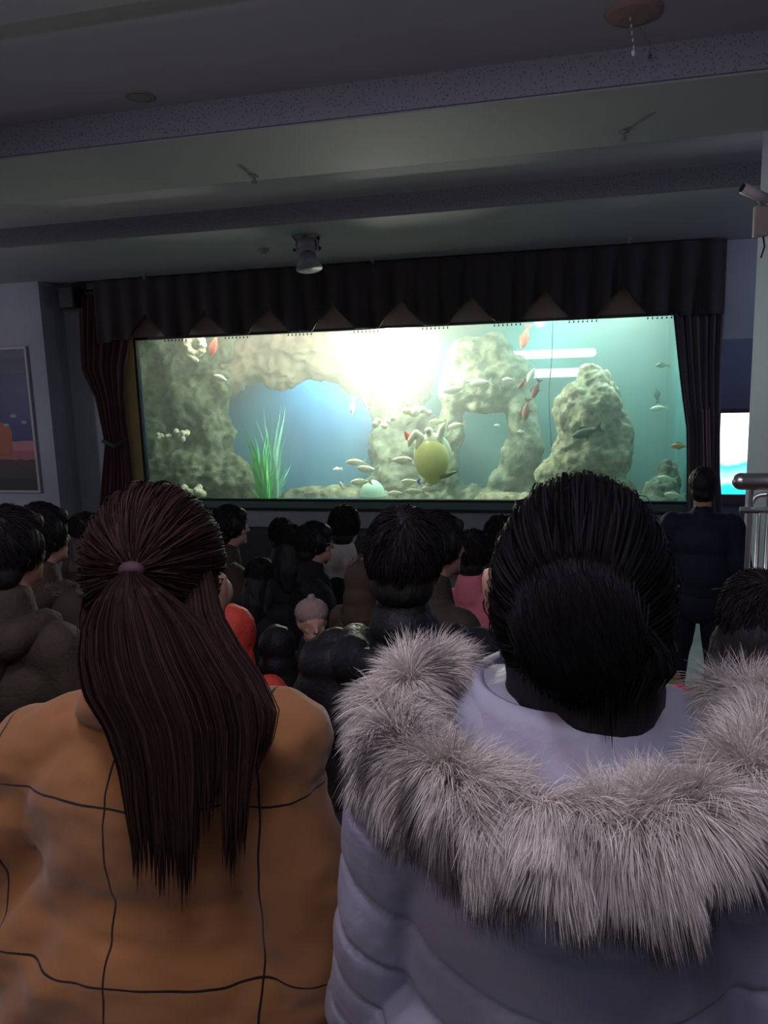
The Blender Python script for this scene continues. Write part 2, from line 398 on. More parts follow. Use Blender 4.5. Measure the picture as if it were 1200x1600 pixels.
glass_m = bpy.data.materials.new('tank_glass'); glass_m.use_nodes = True
n_, l_ = nt(glass_m); n_.remove(n_['Principled BSDF']); tr = n_.new('ShaderNodeBsdfTransparent'); tr.inputs[0].default_value = (0.93, 0.97, 0.95, 1)
gl = n_.new('ShaderNodeBsdfGlossy'); gl.inputs['Roughness'].default_value = 0.03; mx = n_.new('ShaderNodeMixShader')
fr = n_.new('ShaderNodeFresnel'); fr.inputs['IOR'].default_value = 1.33
l_.new(fr.outputs[0], mx.inputs[0]); l_.new(tr.outputs[0], mx.inputs[1]); l_.new(gl.outputs[0], mx.inputs[2]); l_.new(mx.outputs[0], n_['Material Output'].inputs['Surface'])
tw = empty('aquarium_tank_front', ((RX0+RX1)/2, WY, RZ0))
tag(tw, 'long viewing pane of the big aquarium with thin black frame and green ledge', 'aquarium')
tx, tz = (RX0+RX1)/2, RZ0; H = RZ1-RZ0; Wd = (RX1-RX0)/2
mb = MB(); mb.box(-Wd+.02, Wd-.02, 0.03, 0.05, 0.01, H-.01); mk('glass_pane', mb.mesh('glass'), glass_m, tw)
mb = MB()
for a in ((-Wd, -Wd+.03, -.01, H), (Wd-.03, Wd, -.01, H), (-Wd, Wd, -.022, .008), (-Wd, Wd, H-.03, H)): mb.box(a[0], a[1], -0.01, 0.08, a[2], a[3])
mk('frame', mb.mesh('frame'), black_m, tw)
mb = MB(); mb.box(-Wd, Wd, -0.03, 0.10, -.105, -.022, .004); mk('ledge', mb.mesh('ledge'), ledge_m, tw)
mb = MB(); mb.box(-Wd, Wd, -0.045, 0.02, -.135, -.105, .004); mk('ledge_trim', mb.mesh('ledge_trim'), black_m, tw)
mb = MB(); mb.box(-Wd-.24, -Wd-.003, -0.035, -0.005, -.1, H+.02); mk('side_panel', mb.mesh('side_panel'), side_m, tw)

# water: scattering volume
wm = bpy.data.materials.new('cloudy_water'); wm.use_nodes = True
n_, l_ = nt(wm); n_.remove(n_['Principled BSDF'])
vs = n_.new('ShaderNodeVolumeScatter'); vs.inputs['Color'].default_value = (0.92, 0.98, 0.93, 1); vs.inputs['Density'].default_value = 0.20
va = n_.new('ShaderNodeVolumeAbsorption'); va.inputs['Color'].default_value = (0.30, 0.85, 0.75, 1); va.inputs['Density'].default_value = 0.20
ad = n_.new('ShaderNodeAddShader'); l_.new(vs.outputs[0], ad.inputs[0]); l_.new(va.outputs[0], ad.inputs[1]); l_.new(ad.outputs[0], n_['Material Output'].inputs['Volume'])
mb = MB(); mb.box(TX0+.01, 1.37, WY+T+.01, BY-.01, 0.345, 3.35)
tag(mk('tank_water', mb.mesh('water'), wm), 'cloudy greenish water filling the big aquarium', 'water', kind='stuff')

# lamps inside the tank
lit_m = mat('lamp_glow', (1, 1, 1), 0.5, emis=(1, 0.93, 0.75), estr=30)
tube_m = mat('tube_glow', (1, 1, 1), 0.5, emis=(0.75, 1.0, 1.0), estr=2.6)
fl = empty('underwater_floodlight', GL); tag(fl, 'glaring white floodlight hanging in the upper middle of the tank', 'lamp')
mb = MB(); mb.cone((0, 0.02, 0), (0, 0.2, 0.03), 0.20, 0.15, 28); mk('housing', mb.mesh('fh'), grey_metal_m, fl)
mb = MB(); mb.ball((0, 0.10, 0), (0.19, 0.02, 0.19), sub=3)
mk('lens', mb.mesh('fl'), lit_m, fl, (0, -0.105, 0))
mb = MB(); mb.cap((0, .15, .1), (0, .15, 3.42-GL[2]), .012); mk('hanger', mb.mesh('fhg'), grey_metal_m, fl)
L_T1.location = V(GL + np.array([0, -0.25, 0.0]))
for (x0, x1, y, lab) in ((800, 925, 553, 'upper long white fluorescent tube near the tank back on the right'), (812, 912, 583, 'lower shorter white fluorescent tube near the tank back on the right')):
    a = P(x0, y, 12.1); b = P(x1, y, 12.1)
    o = empty('fluorescent_tube', (a+b)/2); tag(o, lab, 'lamp', 'fluorescent tubes behind the tank water'); h_ = (b[0]-a[0])/2
    mb = MB(); mb.cap((-h_, 0, 0), (h_, 0, 0), 0.065); mk('glowing_tube', mb.mesh('gt', True), tube_m, o)
    mb = MB(); mb.box(-h_-.05, h_+.05, .05, .12, -.06, .06, .01); mk('batten', mb.mesh('bt'), white_m, o)

# rocks
rock_m = mat('tank_rock', (0.055, 0.065, 0.045), 0.9, (0.27, 0.27, 0.20), 6.0, 1.0, 14, contrast=(0.36, 0.68), detail=8)
rock2_m = mat('pale_tank_rock', (0.12, 0.105, 0.07), 0.9, (0.46, 0.39, 0.27), 9, 1.0, 16, contrast=(0.33, 0.64), detail=8)
brown_rock_m = mat('brown_tank_rock', (0.20, 0.125, 0.10), 0.9, (0.36, 0.24, 0.20), 2.5, 0.8, 12)
def rock(name, label, items, Y, m, amp=0.06, voxel=0.035, seed=1, thick=1.0, cat='rock', base=True):
    """items: (px, py, rx_m, rz_m, dy)"""
    c0 = P(items[0][0], 775, Y); c0[2] = 0.34; mb = MB()
    xs_ = [P(i[0], i[1], Y+i[4])[0] for i in items]; xa_, xb_ = min(x-i[2]*.6 for x, i in zip(xs_, items)), max(x+i[2]*.6 for x, i in zip(xs_, items)); xb_ = min(xb_, 1.15)
    for q_ in range(5 if base else 0): mb.ball((xa_+(xb_-xa_)*(q_+.5)/5-c0[0], 0, .14), ((xb_-xa_)/7+.06, .30, .30), sub=3)
    for px, py, rx, rz, dy in items:
        q = P(px, py, Y+dy)-c0; mb.ball(q, (rx, (rx+rz)/2*0.8*thick, rz), sub=3)
    def d(co, no):
        a = nz(co, 2.2, seed, 4); b = np.abs(nz(co, 5.5, seed+3, 3)); pits = np.clip(nz(co, 4.0, seed+9, 1)-0.28, 0, 1)
        return amp*(a*0.8 - b*0.9) - pits*0.5*amp*3
    me = blob(mb, voxel, 3, name, d)
    return tag(mk(name, me, m, loc=c0), label, cat)
k_ = 10.4/1200
rock('reef_rock', 'huge lumpy greenish rock mass filling the left end of the tank',
     [(300, 745, 1.0, .45, 0), (222, 700, .3, .6, .3), (225, 600, .32, .7, .4), (240, 540, .4, .5, .5), (210, 760, .4, .5, .1), (335, 545, .45, .35, .7), (255, 690, .42, .6, .2), (300, 640, .5, .5, .3), (330, 690, .42, .6, .2), (270, 590, .38, .45, .4), (240, 640, .25, .5, .3), (320, 585, .35, .4, .5), (290, 540, .5, .3, .6), (365, 745, .38, .35, 0), (240, 760, .4, .3, -.3), (345, 610, .25, .35, .35), (395, 770, .35, .18, 0)], 10.5, rock_m, .13, .04, 2)
rock('brown_rock', 'brownish rock pillar rising under the glaring floodlight',
     [(610, 760, .42, .35, 0), (605, 700, .30, .5, .2), (630, 650, .33, .42, .3), (650, 720, .40, .5, .2), (600, 640, .25, .35, .3), (640, 590, .36, .45, .6), (620, 540, .4, .4, .8), (680, 760, .3, .3, 0), (680, 690, .3, .4, .5), (590, 600, .3, .4, .5)], 11.0, rock_m, .10, .04, 5)
rock('rock_arch', 'tall rounded rock arch with a dark hollow to the right of the floodlight',
     [(702, 745, .19, .5, 0), (703, 670, .20, .45, 0), (712, 610, .28, .36, 0), (735, 565, .38, .36, 0), (762, 548, .36, .26, 0), (792, 590, .36, .36, 0), (755, 600, .5, .30, 0), (760, 632, .42, .14, 0), (815, 650, .22, .40, 0), (828, 700, .17, .5, 0), (805, 720, .24, .40, 0), (795, 757, .33, .3, 0), (838, 765, .30, .22, 0), (765, 788, .5, .12, 0)], 10.8, rock_m, .06, .035, 7)
rock('rock_spire', 'pale pitted rock spire tapering to a blunt top at the tank right',
     [(920, 770, .62, .3, 0), (910, 715, .48, .42, 0), (915, 660, .40, .42, 0), (905, 640, .32, .40, 0), (938, 640, .30, .45, .05), (925, 600, .22, .3, .05), (942, 592, .14, .17, .1), (960, 700, .26, .5, .1), (875, 740, .34, .3, 0)], 10.3, rock2_m, .075, .03, 11)
rock('rock_ledge', 'murky brown rock ledge spanning the tank top between the reef and the floodlight',
     [(470, 540, .8, .34, 0), (390, 560, .55, .45, 0), (350, 590, .4, .35, -.2), (440, 575, .5, .36, 0), (520, 560, .55, .36, .1), (565, 570, .45, .5, .1), (360, 540, .5, .3, 0), (590, 600, .3, .5, .2)], 11.35, brown_rock_m, .10, .04, 29, base=False)
rock('low_rock', 'low dark flat rock on the tank bed left of the round pale dome', [(585, 795, .3, .12, -.2), (500, 773, .42, .14, 0), (535, 770, .35, .16, .1), (465, 780, .3, .07, 0)], 10.2, rock_m, .04, .025, 15)
rock('low_rock', 'pale low rubble lying on the tank bed below the arch', [(785, 777, .32, .09, 0), (760, 782, .2, .07, -.1), (815, 782, .2, .08, 0)], 9.9, rock2_m, .04, .025, 19)
rock('low_rock', 'mossy boulder in the bottom right corner of the tank', [(1030, 770, .24, .22, 0), (1045, 745, .17, .26, .1), (1010, 785, .25, .12, 0)], 10.0, rock_m, .07, .03, 23)
# dome shelter
dm = P(582, 768, 9.9); dome = empty('dome_shelter', dm); tag(dome, 'small pale mint domed shelter on the tank bed behind the central head', 'shelter')
mb = MB(); mb.ball((0, 0, -.06), (.17, .17, .22), sub=3); mk('shell', mb.mesh('dome', True), mat('mint_plastic', (.62, .85, .76), .4), dome)
mb = MB(); mb.cone((0, 0, -.08), (0, 0, -.05), .18, .18, 32); mk('rim', mb.mesh('rim'), mat('mint_dark', (.3, .5, .42), .5), dome)

# water plant: blades
def plant(px, py, Y, label, n, h, spread, m, seed):
    r = random.Random(seed); q_ = P(px, py, Y); h += q_[2]-.34; q_[2] = .34; o = empty('aquatic_plant', q_); tag(o, label, 'plant')
    for k in range(n):
        a = r.uniform(0, 6.28); L = h*r.uniform(.30, 1.0); s = spread*r.uniform(.3, 1.25); w = r.uniform(.012, .024)
        pts = []
        for i in range(9):
            t = i/8; pts.append(Vector((math.cos(a)*s*t**1.2+.05*math.sin(7*t+a)*t, math.sin(a)*s*t*0.6, L*t)))
        vs_, fs_ = [], []
        for i, p in enumerate(pts):
            ww = w*math.sin(math.pi*(0.15+0.85*i/8))+.001; c = Vector((math.cos(a*3), math.sin(a*3)*.5, 0)).normalized()*ww
            vs_ += [p-c, p+Vector((0, .004, 0)), p+c]
        for i in range(8):
            b = i*3; fs_ += [(b, b+1, b+4, b+3), (b+1, b+2, b+5, b+4)]
        me = bpy.data.meshes.new('blade'); me.from_pydata(vs_, [], fs_); me.update(); me.shade_smooth(); mk('blade', me, m, o)
    return o
green_m = mat('leaf_green', (.10, .55, .18), .5, (.25, .75, .25), 8)
pale_green_m = mat('leaf_pale', (.25, .62, .50), .5, (.4, .75, .6), 8)
plant(412, 777, 9.9, 'tall bright green water plant standing in front of the blue water', 40, 1.0, .22, green_m, 2)
plant(428, 775, 10.3, 'spindly pale blue-green water plant with arching tips behind the bright green one', 22, 1.35, .42, pale_green_m, 5)

# shell-like coral ornament at the top left of the tank
cr_m = mat('cream_coral', (.55, .52, .42), .8, (.8, .76, .62), 14, .6, 30)
o = empty('coral_ornament', P(306, 540, 10.0)); tag(o, 'cream curled coral piece near the tank top left', 'coral')
mb = MB()
for k in range(10):
    a = k*.62; mb.ball((math.cos(a)*.11, .03*math.sin(k), math.sin(a)*.11), (.055, .06, .05))
mk('ring', blob(mb, .014, 2, 'ring'), cr_m, o); mb = MB(); mb.chain([(-.15, 0, .1), (-.13, 0, -.12), (0, 0, -.2)], [.035, .045, .03]); mk('stalk', mb.mesh('st', True), cr_m, o)
def lump(px, py, Y, label, seed, s=.1, m=cr_m, name='coral_clump', cat='coral'):
    r = random.Random(seed); mb = MB()
    for k in range(9): mb.ball((r.uniform(-s, s)*1.3, r.uniform(-s, s)*.6, r.uniform(-s*.5, s*.6)), r.uniform(.3, .5)*s)
    return tag(mk(name, blob(mb, s*.12, 1, name), m, loc=P(px, py, Y)), label, cat)
lump(284, 680, 9.75, 'white knobbly coral clump on a shelf of the left reef', 3)
lump(256, 683, 9.7, 'smaller flat pale coral beside the white knobbly clump on the left reef', 4, .07)
lump(300, 768, 9.65, 'pale shell rubble at the foot of the left reef', 6, .13)
lump(600, 660, 9.9, 'glowing pale coral tuft on the brown column under the floodlight', 7, .11)
lump(655, 640, 10.0, 'white branching coral cluster just right of the floodlight', 8, .13)
red_m = mat('red_rag', (.62, .16, .12), .7, (.75, .25, .2), 10)
# ---- fish
def fish_meshes():
    prof = [(-.5, .012, .022), (-.42, .05, .09), (-.25, .085, .165), (-.05, .095, .19), (.15, .08, .155), (.32, .045, .085), (.42, .025, .045)]
    vs_, fs_ = [], []; n = 12
    for x, wy, hz in prof:
        for k in range(n):
            a = 2*math.pi*k/n; vs_.append((x, wy*math.cos(a), hz*math.sin(a)))
    for i in range(len(prof)-1):
        for k in range(n): fs_.append((i*n+k, i*n+(k+1) % n, (i+1)*n+(k+1) % n, (i+1)*n+k))
    fs_.append(tuple(range(n))); fs_.append(tuple(range((len(prof)-1)*n, len(prof)*n)))
    b = bpy.data.meshes.new('fish'); b.from_pydata(vs_, [], fs_); b.update(); b.shade_smooth()
    def fin(pts, th=.008):
        m_ = len(pts); v = [(x, -th, z) for x, z in pts]+[(x, th, z) for x, z in pts]
        f = [tuple(range(m_)), tuple(range(2*m_-1, m_-1, -1))]+[(i, (i+1) % m_, m_+(i+1) % m_, m_+i) for i in range(m_)]
        me = bpy.data.meshes.new('fin'); me.from_pydata(v, [], f); me.update(); return me
    t = fin([(.38, .03), (.5, .13), (.64, .21), (.57, .02), (.64, -.2), (.5, -.12), (.38, -.03)])
    d = fin([(-.25, .15), (-.1, .27), (.1, .22), (.28, .09), (.1, .13)])
    v = fin([(-.1, -.16), (.0, -.25), (.1, -.16)])
    mb = MB(); mb.ball((-.38, -.05, .03), .02).ball((-.38, .05, .03), .02)
    return b, t, d, v, mb.mesh('eye')
FB, FT, FD, FV, FE = fish_meshes()
silver_m = mat('silver_fish', (.74, .74, .56), .4, (.88, .86, .70), 4); white_f = mat('white_fish', (.85, .85, .78), .4)
grey_f = mat('grey_fish', (.10, .12, .12), .5, (.16, .18, .17), 4); blue_f = mat('blue_fin', (.08, .16, .5), .5)
orange_f = mat('orange_fish', (.65, .32, .12), .5, (.75, .45, .2), 4); red_f = mat('red_fish', (.6, .1, .07), .5); eye_m = mat('fish_eye', (.02, .02, .02), .2)
dred_f = mat('dull_red_fish', (.30, .12, .10), .6)
def fish(px, py, wpx, Y, label, m=silver_m, face=-1, tilt=0.0, turn=0.0, group=None, tailm=None, root=None):
    L = wpx*Y/1200/1.14*1.2
    r = mk('fish', FB, m, loc=P(px, py, Y)); r.scale = (L, L, L)
    # mesh faces -x ; face=+1 turns it to the right
    r.rotation_euler = (0, tilt, (math.pi if face > 0 else 0)+turn)
    tag(r, label, 'fish', group)
    for nm, me in (('tail_fin', FT), ('dorsal_fin', FD), ('belly_fin', FV)): mk(nm, me, (tailm if nm == 'tail_fin' and tailm else m), r)
    mk('eye', FE, eye_m, r)
    return r
G1 = 'fish feeding around the turtle'; G2 = 'pale fish crossing in front of the rock arch'
fish(555, 722, 28, 9.6, 'pale fish highest of the shoal between the blue water and the turtle, heading left', turn=.2, group=G1)
fish(573, 733, 32, 9.55, 'pale slender fish just under the highest of the shoal left of the turtle', turn=-.1, group=G1, tilt=.1)
fish(527, 733, 15, 9.9, 'small round pale fish leftmost of the shoal against the blue', turn=.8, group=G1)
fish(563, 753, 30, 9.5, 'pale deep-bodied fish directly above the mint dome', turn=.3, group=G1)
fish(533, 758, 13, 9.7, 'tiny pale fish pointing upward over the dark flat rock', tilt=1.2, group=G1)
fish(627, 719, 34, 9.5, 'yellowish fish nosing the left edge of the turtle belly', face=1, group=G1)
fish(640, 753, 28, 9.5, 'pale fish with a blue tail below the turtle on its left', tailm=blue_f, group=G1)
fish(618, 771, 24, 9.4, 'pale fish lowest left under the turtle near the tank bed', group=G1, turn=.2)
fish(647, 768, 28, 9.35, 'pale fish on the tank bed directly left of the one under the turtle', group=G1)
fish(672, 764, 28, 9.4, 'plump yellowish fish directly under the turtle', group=G1, turn=-.2)
fish(683, 659, 24, 9.7, 'pale fish above the raised right flipper of the turtle', group=G1, turn=.4)
fish(712, 665, 24, 9.8, 'greenish pale fish on the left leg of the rock arch', face=-1, tilt=-.2, group=G2)
fish(708, 609, 32, 9.8, 'slim white fish leftmost of those in front of the arch top', white_f, tilt=-.15, group=G2)
fish(749, 598, 30, 9.9, 'white fish in the middle of the arch top, heading left', white_f, tilt=-.08, group=G2)
fish(733, 596, 12, 9.8, 'small white fish seen nose-on above the slim white one', white_f, turn=1.2, group=G2)
fish(731, 613, 12, 9.8, 'small white fish seen nose-on just below the arch top row', white_f, turn=1.3, tilt=.1, group=G2)
fish(793, 593, 17, 9.9, 'white fish rightmost of the row across the arch top', white_f, group=G2)
fish(776, 665, 12, 10.0, 'small white fish in the dark hollow of the arch', white_f, turn=1.0, group=G2)
fish(813, 675, 14, 9.9, 'round pale fish on the right leg of the arch', turn=.9, group=G2)
fish(830, 586, 24, 10.0, 'cream fish pointing steeply down in front of the fluorescent tubes', white_f, tilt=-1.1)
fish(837, 609, 26, 10.0, 'dark reddish fish hanging head down under the fluorescent tubes', dred_f, tilt=-1.2)
fish(815, 600, 16, 10.0, 'small dark fish at the right shoulder of the arch', dred_f, tilt=-.9)
fish(822, 642, 30, 10.1, 'brown fish hanging vertically along the right side of the arch', dred_f, tilt=-1.4)
fish(820, 528, 32, 10.4, 'dull red fish diving near the surface at the tank top right', red_m, tilt=-1.3)
fish(334, 541, 34, 9.9, 'dull red fish diving near the surface beside the cream coral', red_m, tilt=-1.2)
fish(345, 591, 26, 9.8, 'thin white fish slanting down in front of the upper left reef', white_f, tilt=.4)
fish(551, 636, 24, 9.9, 'thin white fish hanging upright at the left edge of the floodlight glare', white_f, tilt=-1.4, turn=1.0)
fish(569, 628, 20, 9.9, 'white fish curving down right beside the upright one under the glare', white_f, tilt=1.0, turn=.9)
fish(638, 684, 22, 9.5, 'red fish tilted upward touching the left flipper of the turtle', red_f, tilt=1.1, face=-1, tailm=white_f)
fish(915, 676, 38, 9.6, 'dark grey fish lying across the pale rock spire', grey_f, tilt=-.3)
fish(1061, 697, 22, 9.5, 'orange fish half hidden by the right curtain', orange_f)
fish(1034, 571, 18, 9.8, 'faint pale fish high in the right of the tank', turn=.3)
fish(1029, 638, 22, 10.2, 'faint pale fish in the middle right of the tank below a dark one', tilt=-.1)
fish(1026, 617, 20, 10.6, 'faint dark upright fish at the middle right of the tank', grey_f, tilt=1.4)
fish(1040, 748, 24, 9.6, 'yellowish fish over the mossy boulder, upper of two', tilt=.1)
fish(1052, 774, 26, 9.45, 'yellowish fish over the mossy boulder, lower of two', tilt=.1)

# sea turtle seen from below
tc_ = P(675, 718, 9.45); tt = empty('sea_turtle', tc_); tag(tt, 'sea turtle hanging upright showing its pale yellow-green belly', 'turtle')
tt.rotation_euler = (-.15, 0, 0)
belly_m = mat('turtle_belly', (.66, .66, .26), .5, (.74, .73, .36), 5); flip_m = mat('pale_flipper', (.75, .76, .6), .55, (.85, .85, .72), 14)
mb = MB(); mb.ball((0, -.02, 0), (.225, .09, .26), sub=4).ball((0.01, 0, -.22), (.11, .06, .10), sub=3); mk('plastron', blob(mb, .014, 8, 'plastron'), belly_m, tt)
mb = MB(); mb.ball((0, .03, .07), (.245, .09, .26), sub=4).ball((0, .03, .16), (.20, .10, .18), sub=3); mk('shell', blob(mb, .014, 8, 'shell'), flip_m, tt)
mb = MB(); mb.chain([(-.02, 0, .22), (-.035, 0, .31), (-.04, -.01, .35)], [.045, .045, .04]).ball((-.04, -.02, .36), (.055, .065, .045)); mk('head', blob(mb, .01, 5, 'head'), flip_m, tt)
mb = MB(); mb.chain([(-.17, 0, .16), (-.14, -.02, .28), (-.2, -.03, .33), (-.27, -.03, .24), (-.29, -.03, .17)], [.05, .045, .045, .040, .018]); mk('front_flipper', blob(mb, .009, 5, 'ff'), flip_m, tt)
mb = MB(); mb.chain([(.12, 0, .17), (.10, -.02, .27), (.13, -.03, .38), (.16, -.03, .44)], [.05, .045, .040, .02]); mk('front_flipper', blob(mb, .009, 5, 'ff2'), flip_m, tt)
mb = MB(); mb.chain([(.08, 0, -.22), (.2, -.02, -.19), (.32, -.02, -.15)], [.04, .035, .012]); mk('rear_flipper', blob(mb, .009, 5, 'rf'), mat('olive_flipper', (.25, .3, .15), .6), tt)
mb = MB(); mb.chain([(-.08, 0, -.22), (-.1, -.02, -.3)], [.04, .015]); mk('rear_flipper', blob(mb, .009, 5, 'rf2'), flip_m, tt)
# thin air hose in the right of the tank
hp = [P(864, 500, 10.9), P(862, 560, 10.9), P(858, 620, 10.9), P(862, 700, 10.9)]
tag(mk('air_hose', tube(smooth_path(hp, 20), .008), cable_m), 'thin dark air hose hanging in front of the tubes left of the spire', 'hose')

# ================================================================== CURTAINS
def valance(x0, x1, yv):
    n = 420; rows = 14; ztop = 3.545; pitch = .80; ph0 = -4.70
    vs_, fs_ = [], []
    for i in range(n+1):
        x = x0+(x1-x0)*i/n
        u = (x-ph0)/pitch; f = abs(u-round(u))        # 0 at scallop middle, .5 at the gap
        zb = 2.825+.31*max(0, (f-.17)/.33)
        if x < -5.55 or x > 1.05: zb = 2.80
        for j in range(rows+1):
            t = j/rows; z = ztop+(zb-ztop)*t
            y = yv + .035*math.sin(u*2*math.pi*3)*(.4+.6*t) + .02*math.sin(u*2*math.pi)*t
            vs_.append((x, y, z))
    for i in range(n):
        for j in range(rows):
            a = i*(rows+1)+j; fs_.append((a, a+1, a+rows+2, a+rows+1))
    me = bpy.data.meshes.new('valance'); me.from_pydata(vs_, [], fs_); me.update(); me.shade_smooth(); return me
xl = P(150, 470, 8.75)[0]; xr = P(1134, 450, 8.72)[0]
cur = empty('scalloped_valance', (0, 0, 0)); tag(cur, 'long dark brown scalloped velvet valance across the top of the tank', 'curtain')
o = mk('cloth', valance(xl, xr, 8.72), velvet_m, cur); s = o.modifiers.new('s', 'SOLIDIFY'); s.thickness = .015
mb = MB(); a = P(98, 470, 8.72); mb.box(a[0], xr, 8.76, 8.84, 3.46, 3.54, .005).box(a[0], a[0]+.22, 8.62, 8.86, 3.24, 3.50, .02)
mk('curtain_rail', mb.mesh('rail'), black_m, cur)
for k in range(9):
    if k in (1,): pass
    x = -4.70+.8*k
    if x > 1.1: continue
    for j in range(7):
        mb = MB(); xx = x-.14+j*.047; mb.cone((xx, 8.70, 2.835), (xx, 8.70, 2.79), .003, .003, 6).ball((xx, 8.70, 2.785), .010, sub=1)
        mk('fringe_bead', mb.mesh('fringe'), fringe_m, cur)
def side_curtain(edges, Y, folds, amp):
    """edges: list of (z, xin, xout)"""
    e = np.array(edges); zs = np.linspace(e[0, 0], e[-1, 0], 60); n = 120; vs_, fs_ = [], []
    zz = e[::-1, 0]
    for z in zs:
        a = np.interp(z, zz, e[::-1, 1]); b = np.interp(z, zz, e[::-1, 2])
        for i in range(n+1):
            t = i/n; vs_.append((a+(b-a)*t, Y+amp*math.sin(t*folds*2*math.pi+.3*math.sin(z*2))+.3*amp*math.sin(t*folds*4.7*math.pi+z), z))
    for j in range(59):
        for i in range(n): a = j*(n+1)+i; fs_.append((a, a+1, a+n+2, a+n+1))
    me = bpy.data.meshes.new('drape'); me.from_pydata(vs_, [], fs_); me.update(); me.shade_smooth(); return me
def E(py, xin, xout, Y): a = P(xin, py, Y); b = P(xout, py, Y); return (a[2], a[0], b[0])
lc = empty('side_curtain', (0, 0, 0)); tag(lc, 'maroon velvet curtain drawn in at the left end of the tank', 'curtain', 'curtains either side of the tank')
ed = [E(455, 215, 122, 8.8), E(530, 200, 125, 8.8), E(575, 192, 128, 8.8), E(620, 191, 149, 8.8), E(660, 193, 157, 8.8), E(695, 198, 164, 8.8), E(740, 202, 160, 8.8), E(800, 207, 155, 8.8)]
ed.append((0.02, ed[-1][1]+.03, ed[-1][2]-.06))
o = mk('drape', side_curtain(ed, 8.82, 7, .045), maroon_m, lc); s = o.modifiers.new('s', 'SOLIDIFY'); s.thickness = .012
q = P(180, 695, 8.75); mb = MB(); mk('tieback', tube([(q[0]-.17, 8.74, q[2]+.05), (q[0], 8.72, q[2]-.02), (q[0]+.17, 8.74, q[2]+.06)], .025, name='tie'), velvet_m, lc)
rc = empty('side_curtain', (0, 0, 0)); tag(rc, 'dark plum velvet curtain hanging at the right end of the tank', 'curtain', 'curtains either side of the tank')
ed = [E(400, 1050, 1134, 8.8), E(490, 1052, 1131, 8.8), E(560, 1059, 1126, 8.8), E(620, 1066, 1124, 8.8), E(670, 1073, 1124, 8.8), E(740, 1074, 1124, 8.8), E(800, 1074, 1128, 8.8)]
ed.append((0.02, ed[-1][1], ed[-1][2]+.05))
o = mk('drape', side_curtain(ed, 8.82, 6, .045), plum_m, rc); s = o.modifiers.new('s', 'SOLIDIFY'); s.thickness = .012
mb = MB()
for px_ in (1098, 1103, 1108): 
    a = P(px_, 640, 8.7); b = P(px_+2, 730, 8.7); mb.cap(a, b, .006)
mk('tassel_cord', mb.mesh('tc'), mat('pink_cord', (.30, .13, .16), .7), rc)

# ================================================================== CEILING FITTINGS
sp = PZ(479, 368, ZB)
o = empty('stage_spotlight', sp); tag(o, 'grey can spotlight hanging from the ceiling beam above the valance', 'lamp')
sc_ = 6.6/1200
mb = MB(); mb.box(-.10, .11, -.06, .06, -.03, -.0, .006); mk('mounting_plate', mb.mesh('mp'), grey_metal_m, o)
mb = MB(); mb.box(-.105, -.093, -.02, .02, -.15, -.02).box(.103, .115, -.02, .02, -.15, -.02); mb.box(-.105, .115, -.02, .02, -.045, -.02); mk('yoke', mb.mesh('yk'), grey_metal_m, o)
mb = MB(); mb.cone((0, .02, -.02), (0, 0, -.13), .085, .095, 24).cone((0, 0, -.13), (.01, -.02, -.17), .095, .065, 24); mk('housing', mb.mesh('hs', True), grey_metal_m, o)
mb = MB(); mb.cone((.005, -.01, -.155), (.025, -.04, -.30), .065, .125, 28); mk('lamp_shade', mb.mesh('ls', True), grey_metal_m, o)
for s_ in (-1, 1):
    mb = MB(); mb.cone((s_*.11, 0, -.12), (s_*.135, 0, -.12), .014, .014, 10); mk('knob', mb.mesh('kn'), black_m, o)
mk('power_cable', tube([(-.13, 0, .04), (-.135, 0, -.005), (-.11, 0, -.035), (-.04, 0, -.045)], .006), cable_m, o)
def sprinkler(px, py, Y, lab):
    q = PZ(px, py, ZB)
    o = empty('sprinkler', q); tag(o, lab, 'sprinkler', 'ceiling sprinkler heads')
    mb = MB(); mb.cone((0, 0, 0), (0, 0, -.012), .028, .026, 16); mk('rosette', mb.mesh('ro'), grey_metal_m, o)
    mb = MB(); mb.cone((0, 0, -.012), (0, 0, -.045), .011, .009, 10); mk('stem', mb.mesh('se'), grey_metal_m, o)
    mb = MB(); mb.cone((0, 0, -.048), (0, 0, -.052), .022, .022, 16).cap((-.014, 0, -.03), (-.016, 0, -.05), .003).cap((.014, 0, -.03), (.016, 0, -.05), .003); mk('deflector', mb.mesh('df'), grey_metal_m, o)
sprinkler(974, 206, 4.9, 'ceiling sprinkler nearest the camera on the right part of the middle beam')
sprinkler(397, 275, 4.9, 'ceiling sprinkler on the left part of the middle beam')
sprinkler(983, 372, 8.3, 'ceiling sprinkler over the right end of the valance')
sprinkler(582, 403, 8.2, 'ceiling sprinkler right of the hanging can spotlight')
sprinkler(225, 429, 8.2, 'ceiling sprinkler above the left end of the tank')
q = PZ(411, 389, ZB)
o = empty('smoke_detector', q); tag(o, 'small round smoke detector left of the can spotlight', 'detector')
mb = MB(); mb.cone((0, 0, 0), (0, 0, -.025), .06, .055, 24); mk('base', mb.mesh('b'), grey_metal_m, o); mb = MB(); mb.cone((0, 0, -.025), (0, 0, -.05), .04, .03, 20); mk('sensor', mb.mesh('s'), grey_metal_m, o)
q = PZ(990, 17, ZR)
o = empty('ceiling_ornament', q); tag(o, 'orange-pink round ceiling fitting at the top right with a short glass chain', 'lamp')
mb = MB(); mb.cone((0, 0, 0), (0, 0, -.02), .125, .11, 32).cone((0, 0, -.02), (0, 0, -.035), .11, .06, 32); mk('canopy', mb.mesh('cn'), alarm_m, o)
mb = MB()
for k in range(5): mb.ball((-.015+.004*k, -.04, -.045-k*.028), (.004, .004, .010), sub=1)
mb.ball((.0, -.04, -.18), (.009, .006, .014)); mk('bead_chain', mb.mesh('bc'), white_m, o)
q = PZ(219, 150, ZR)
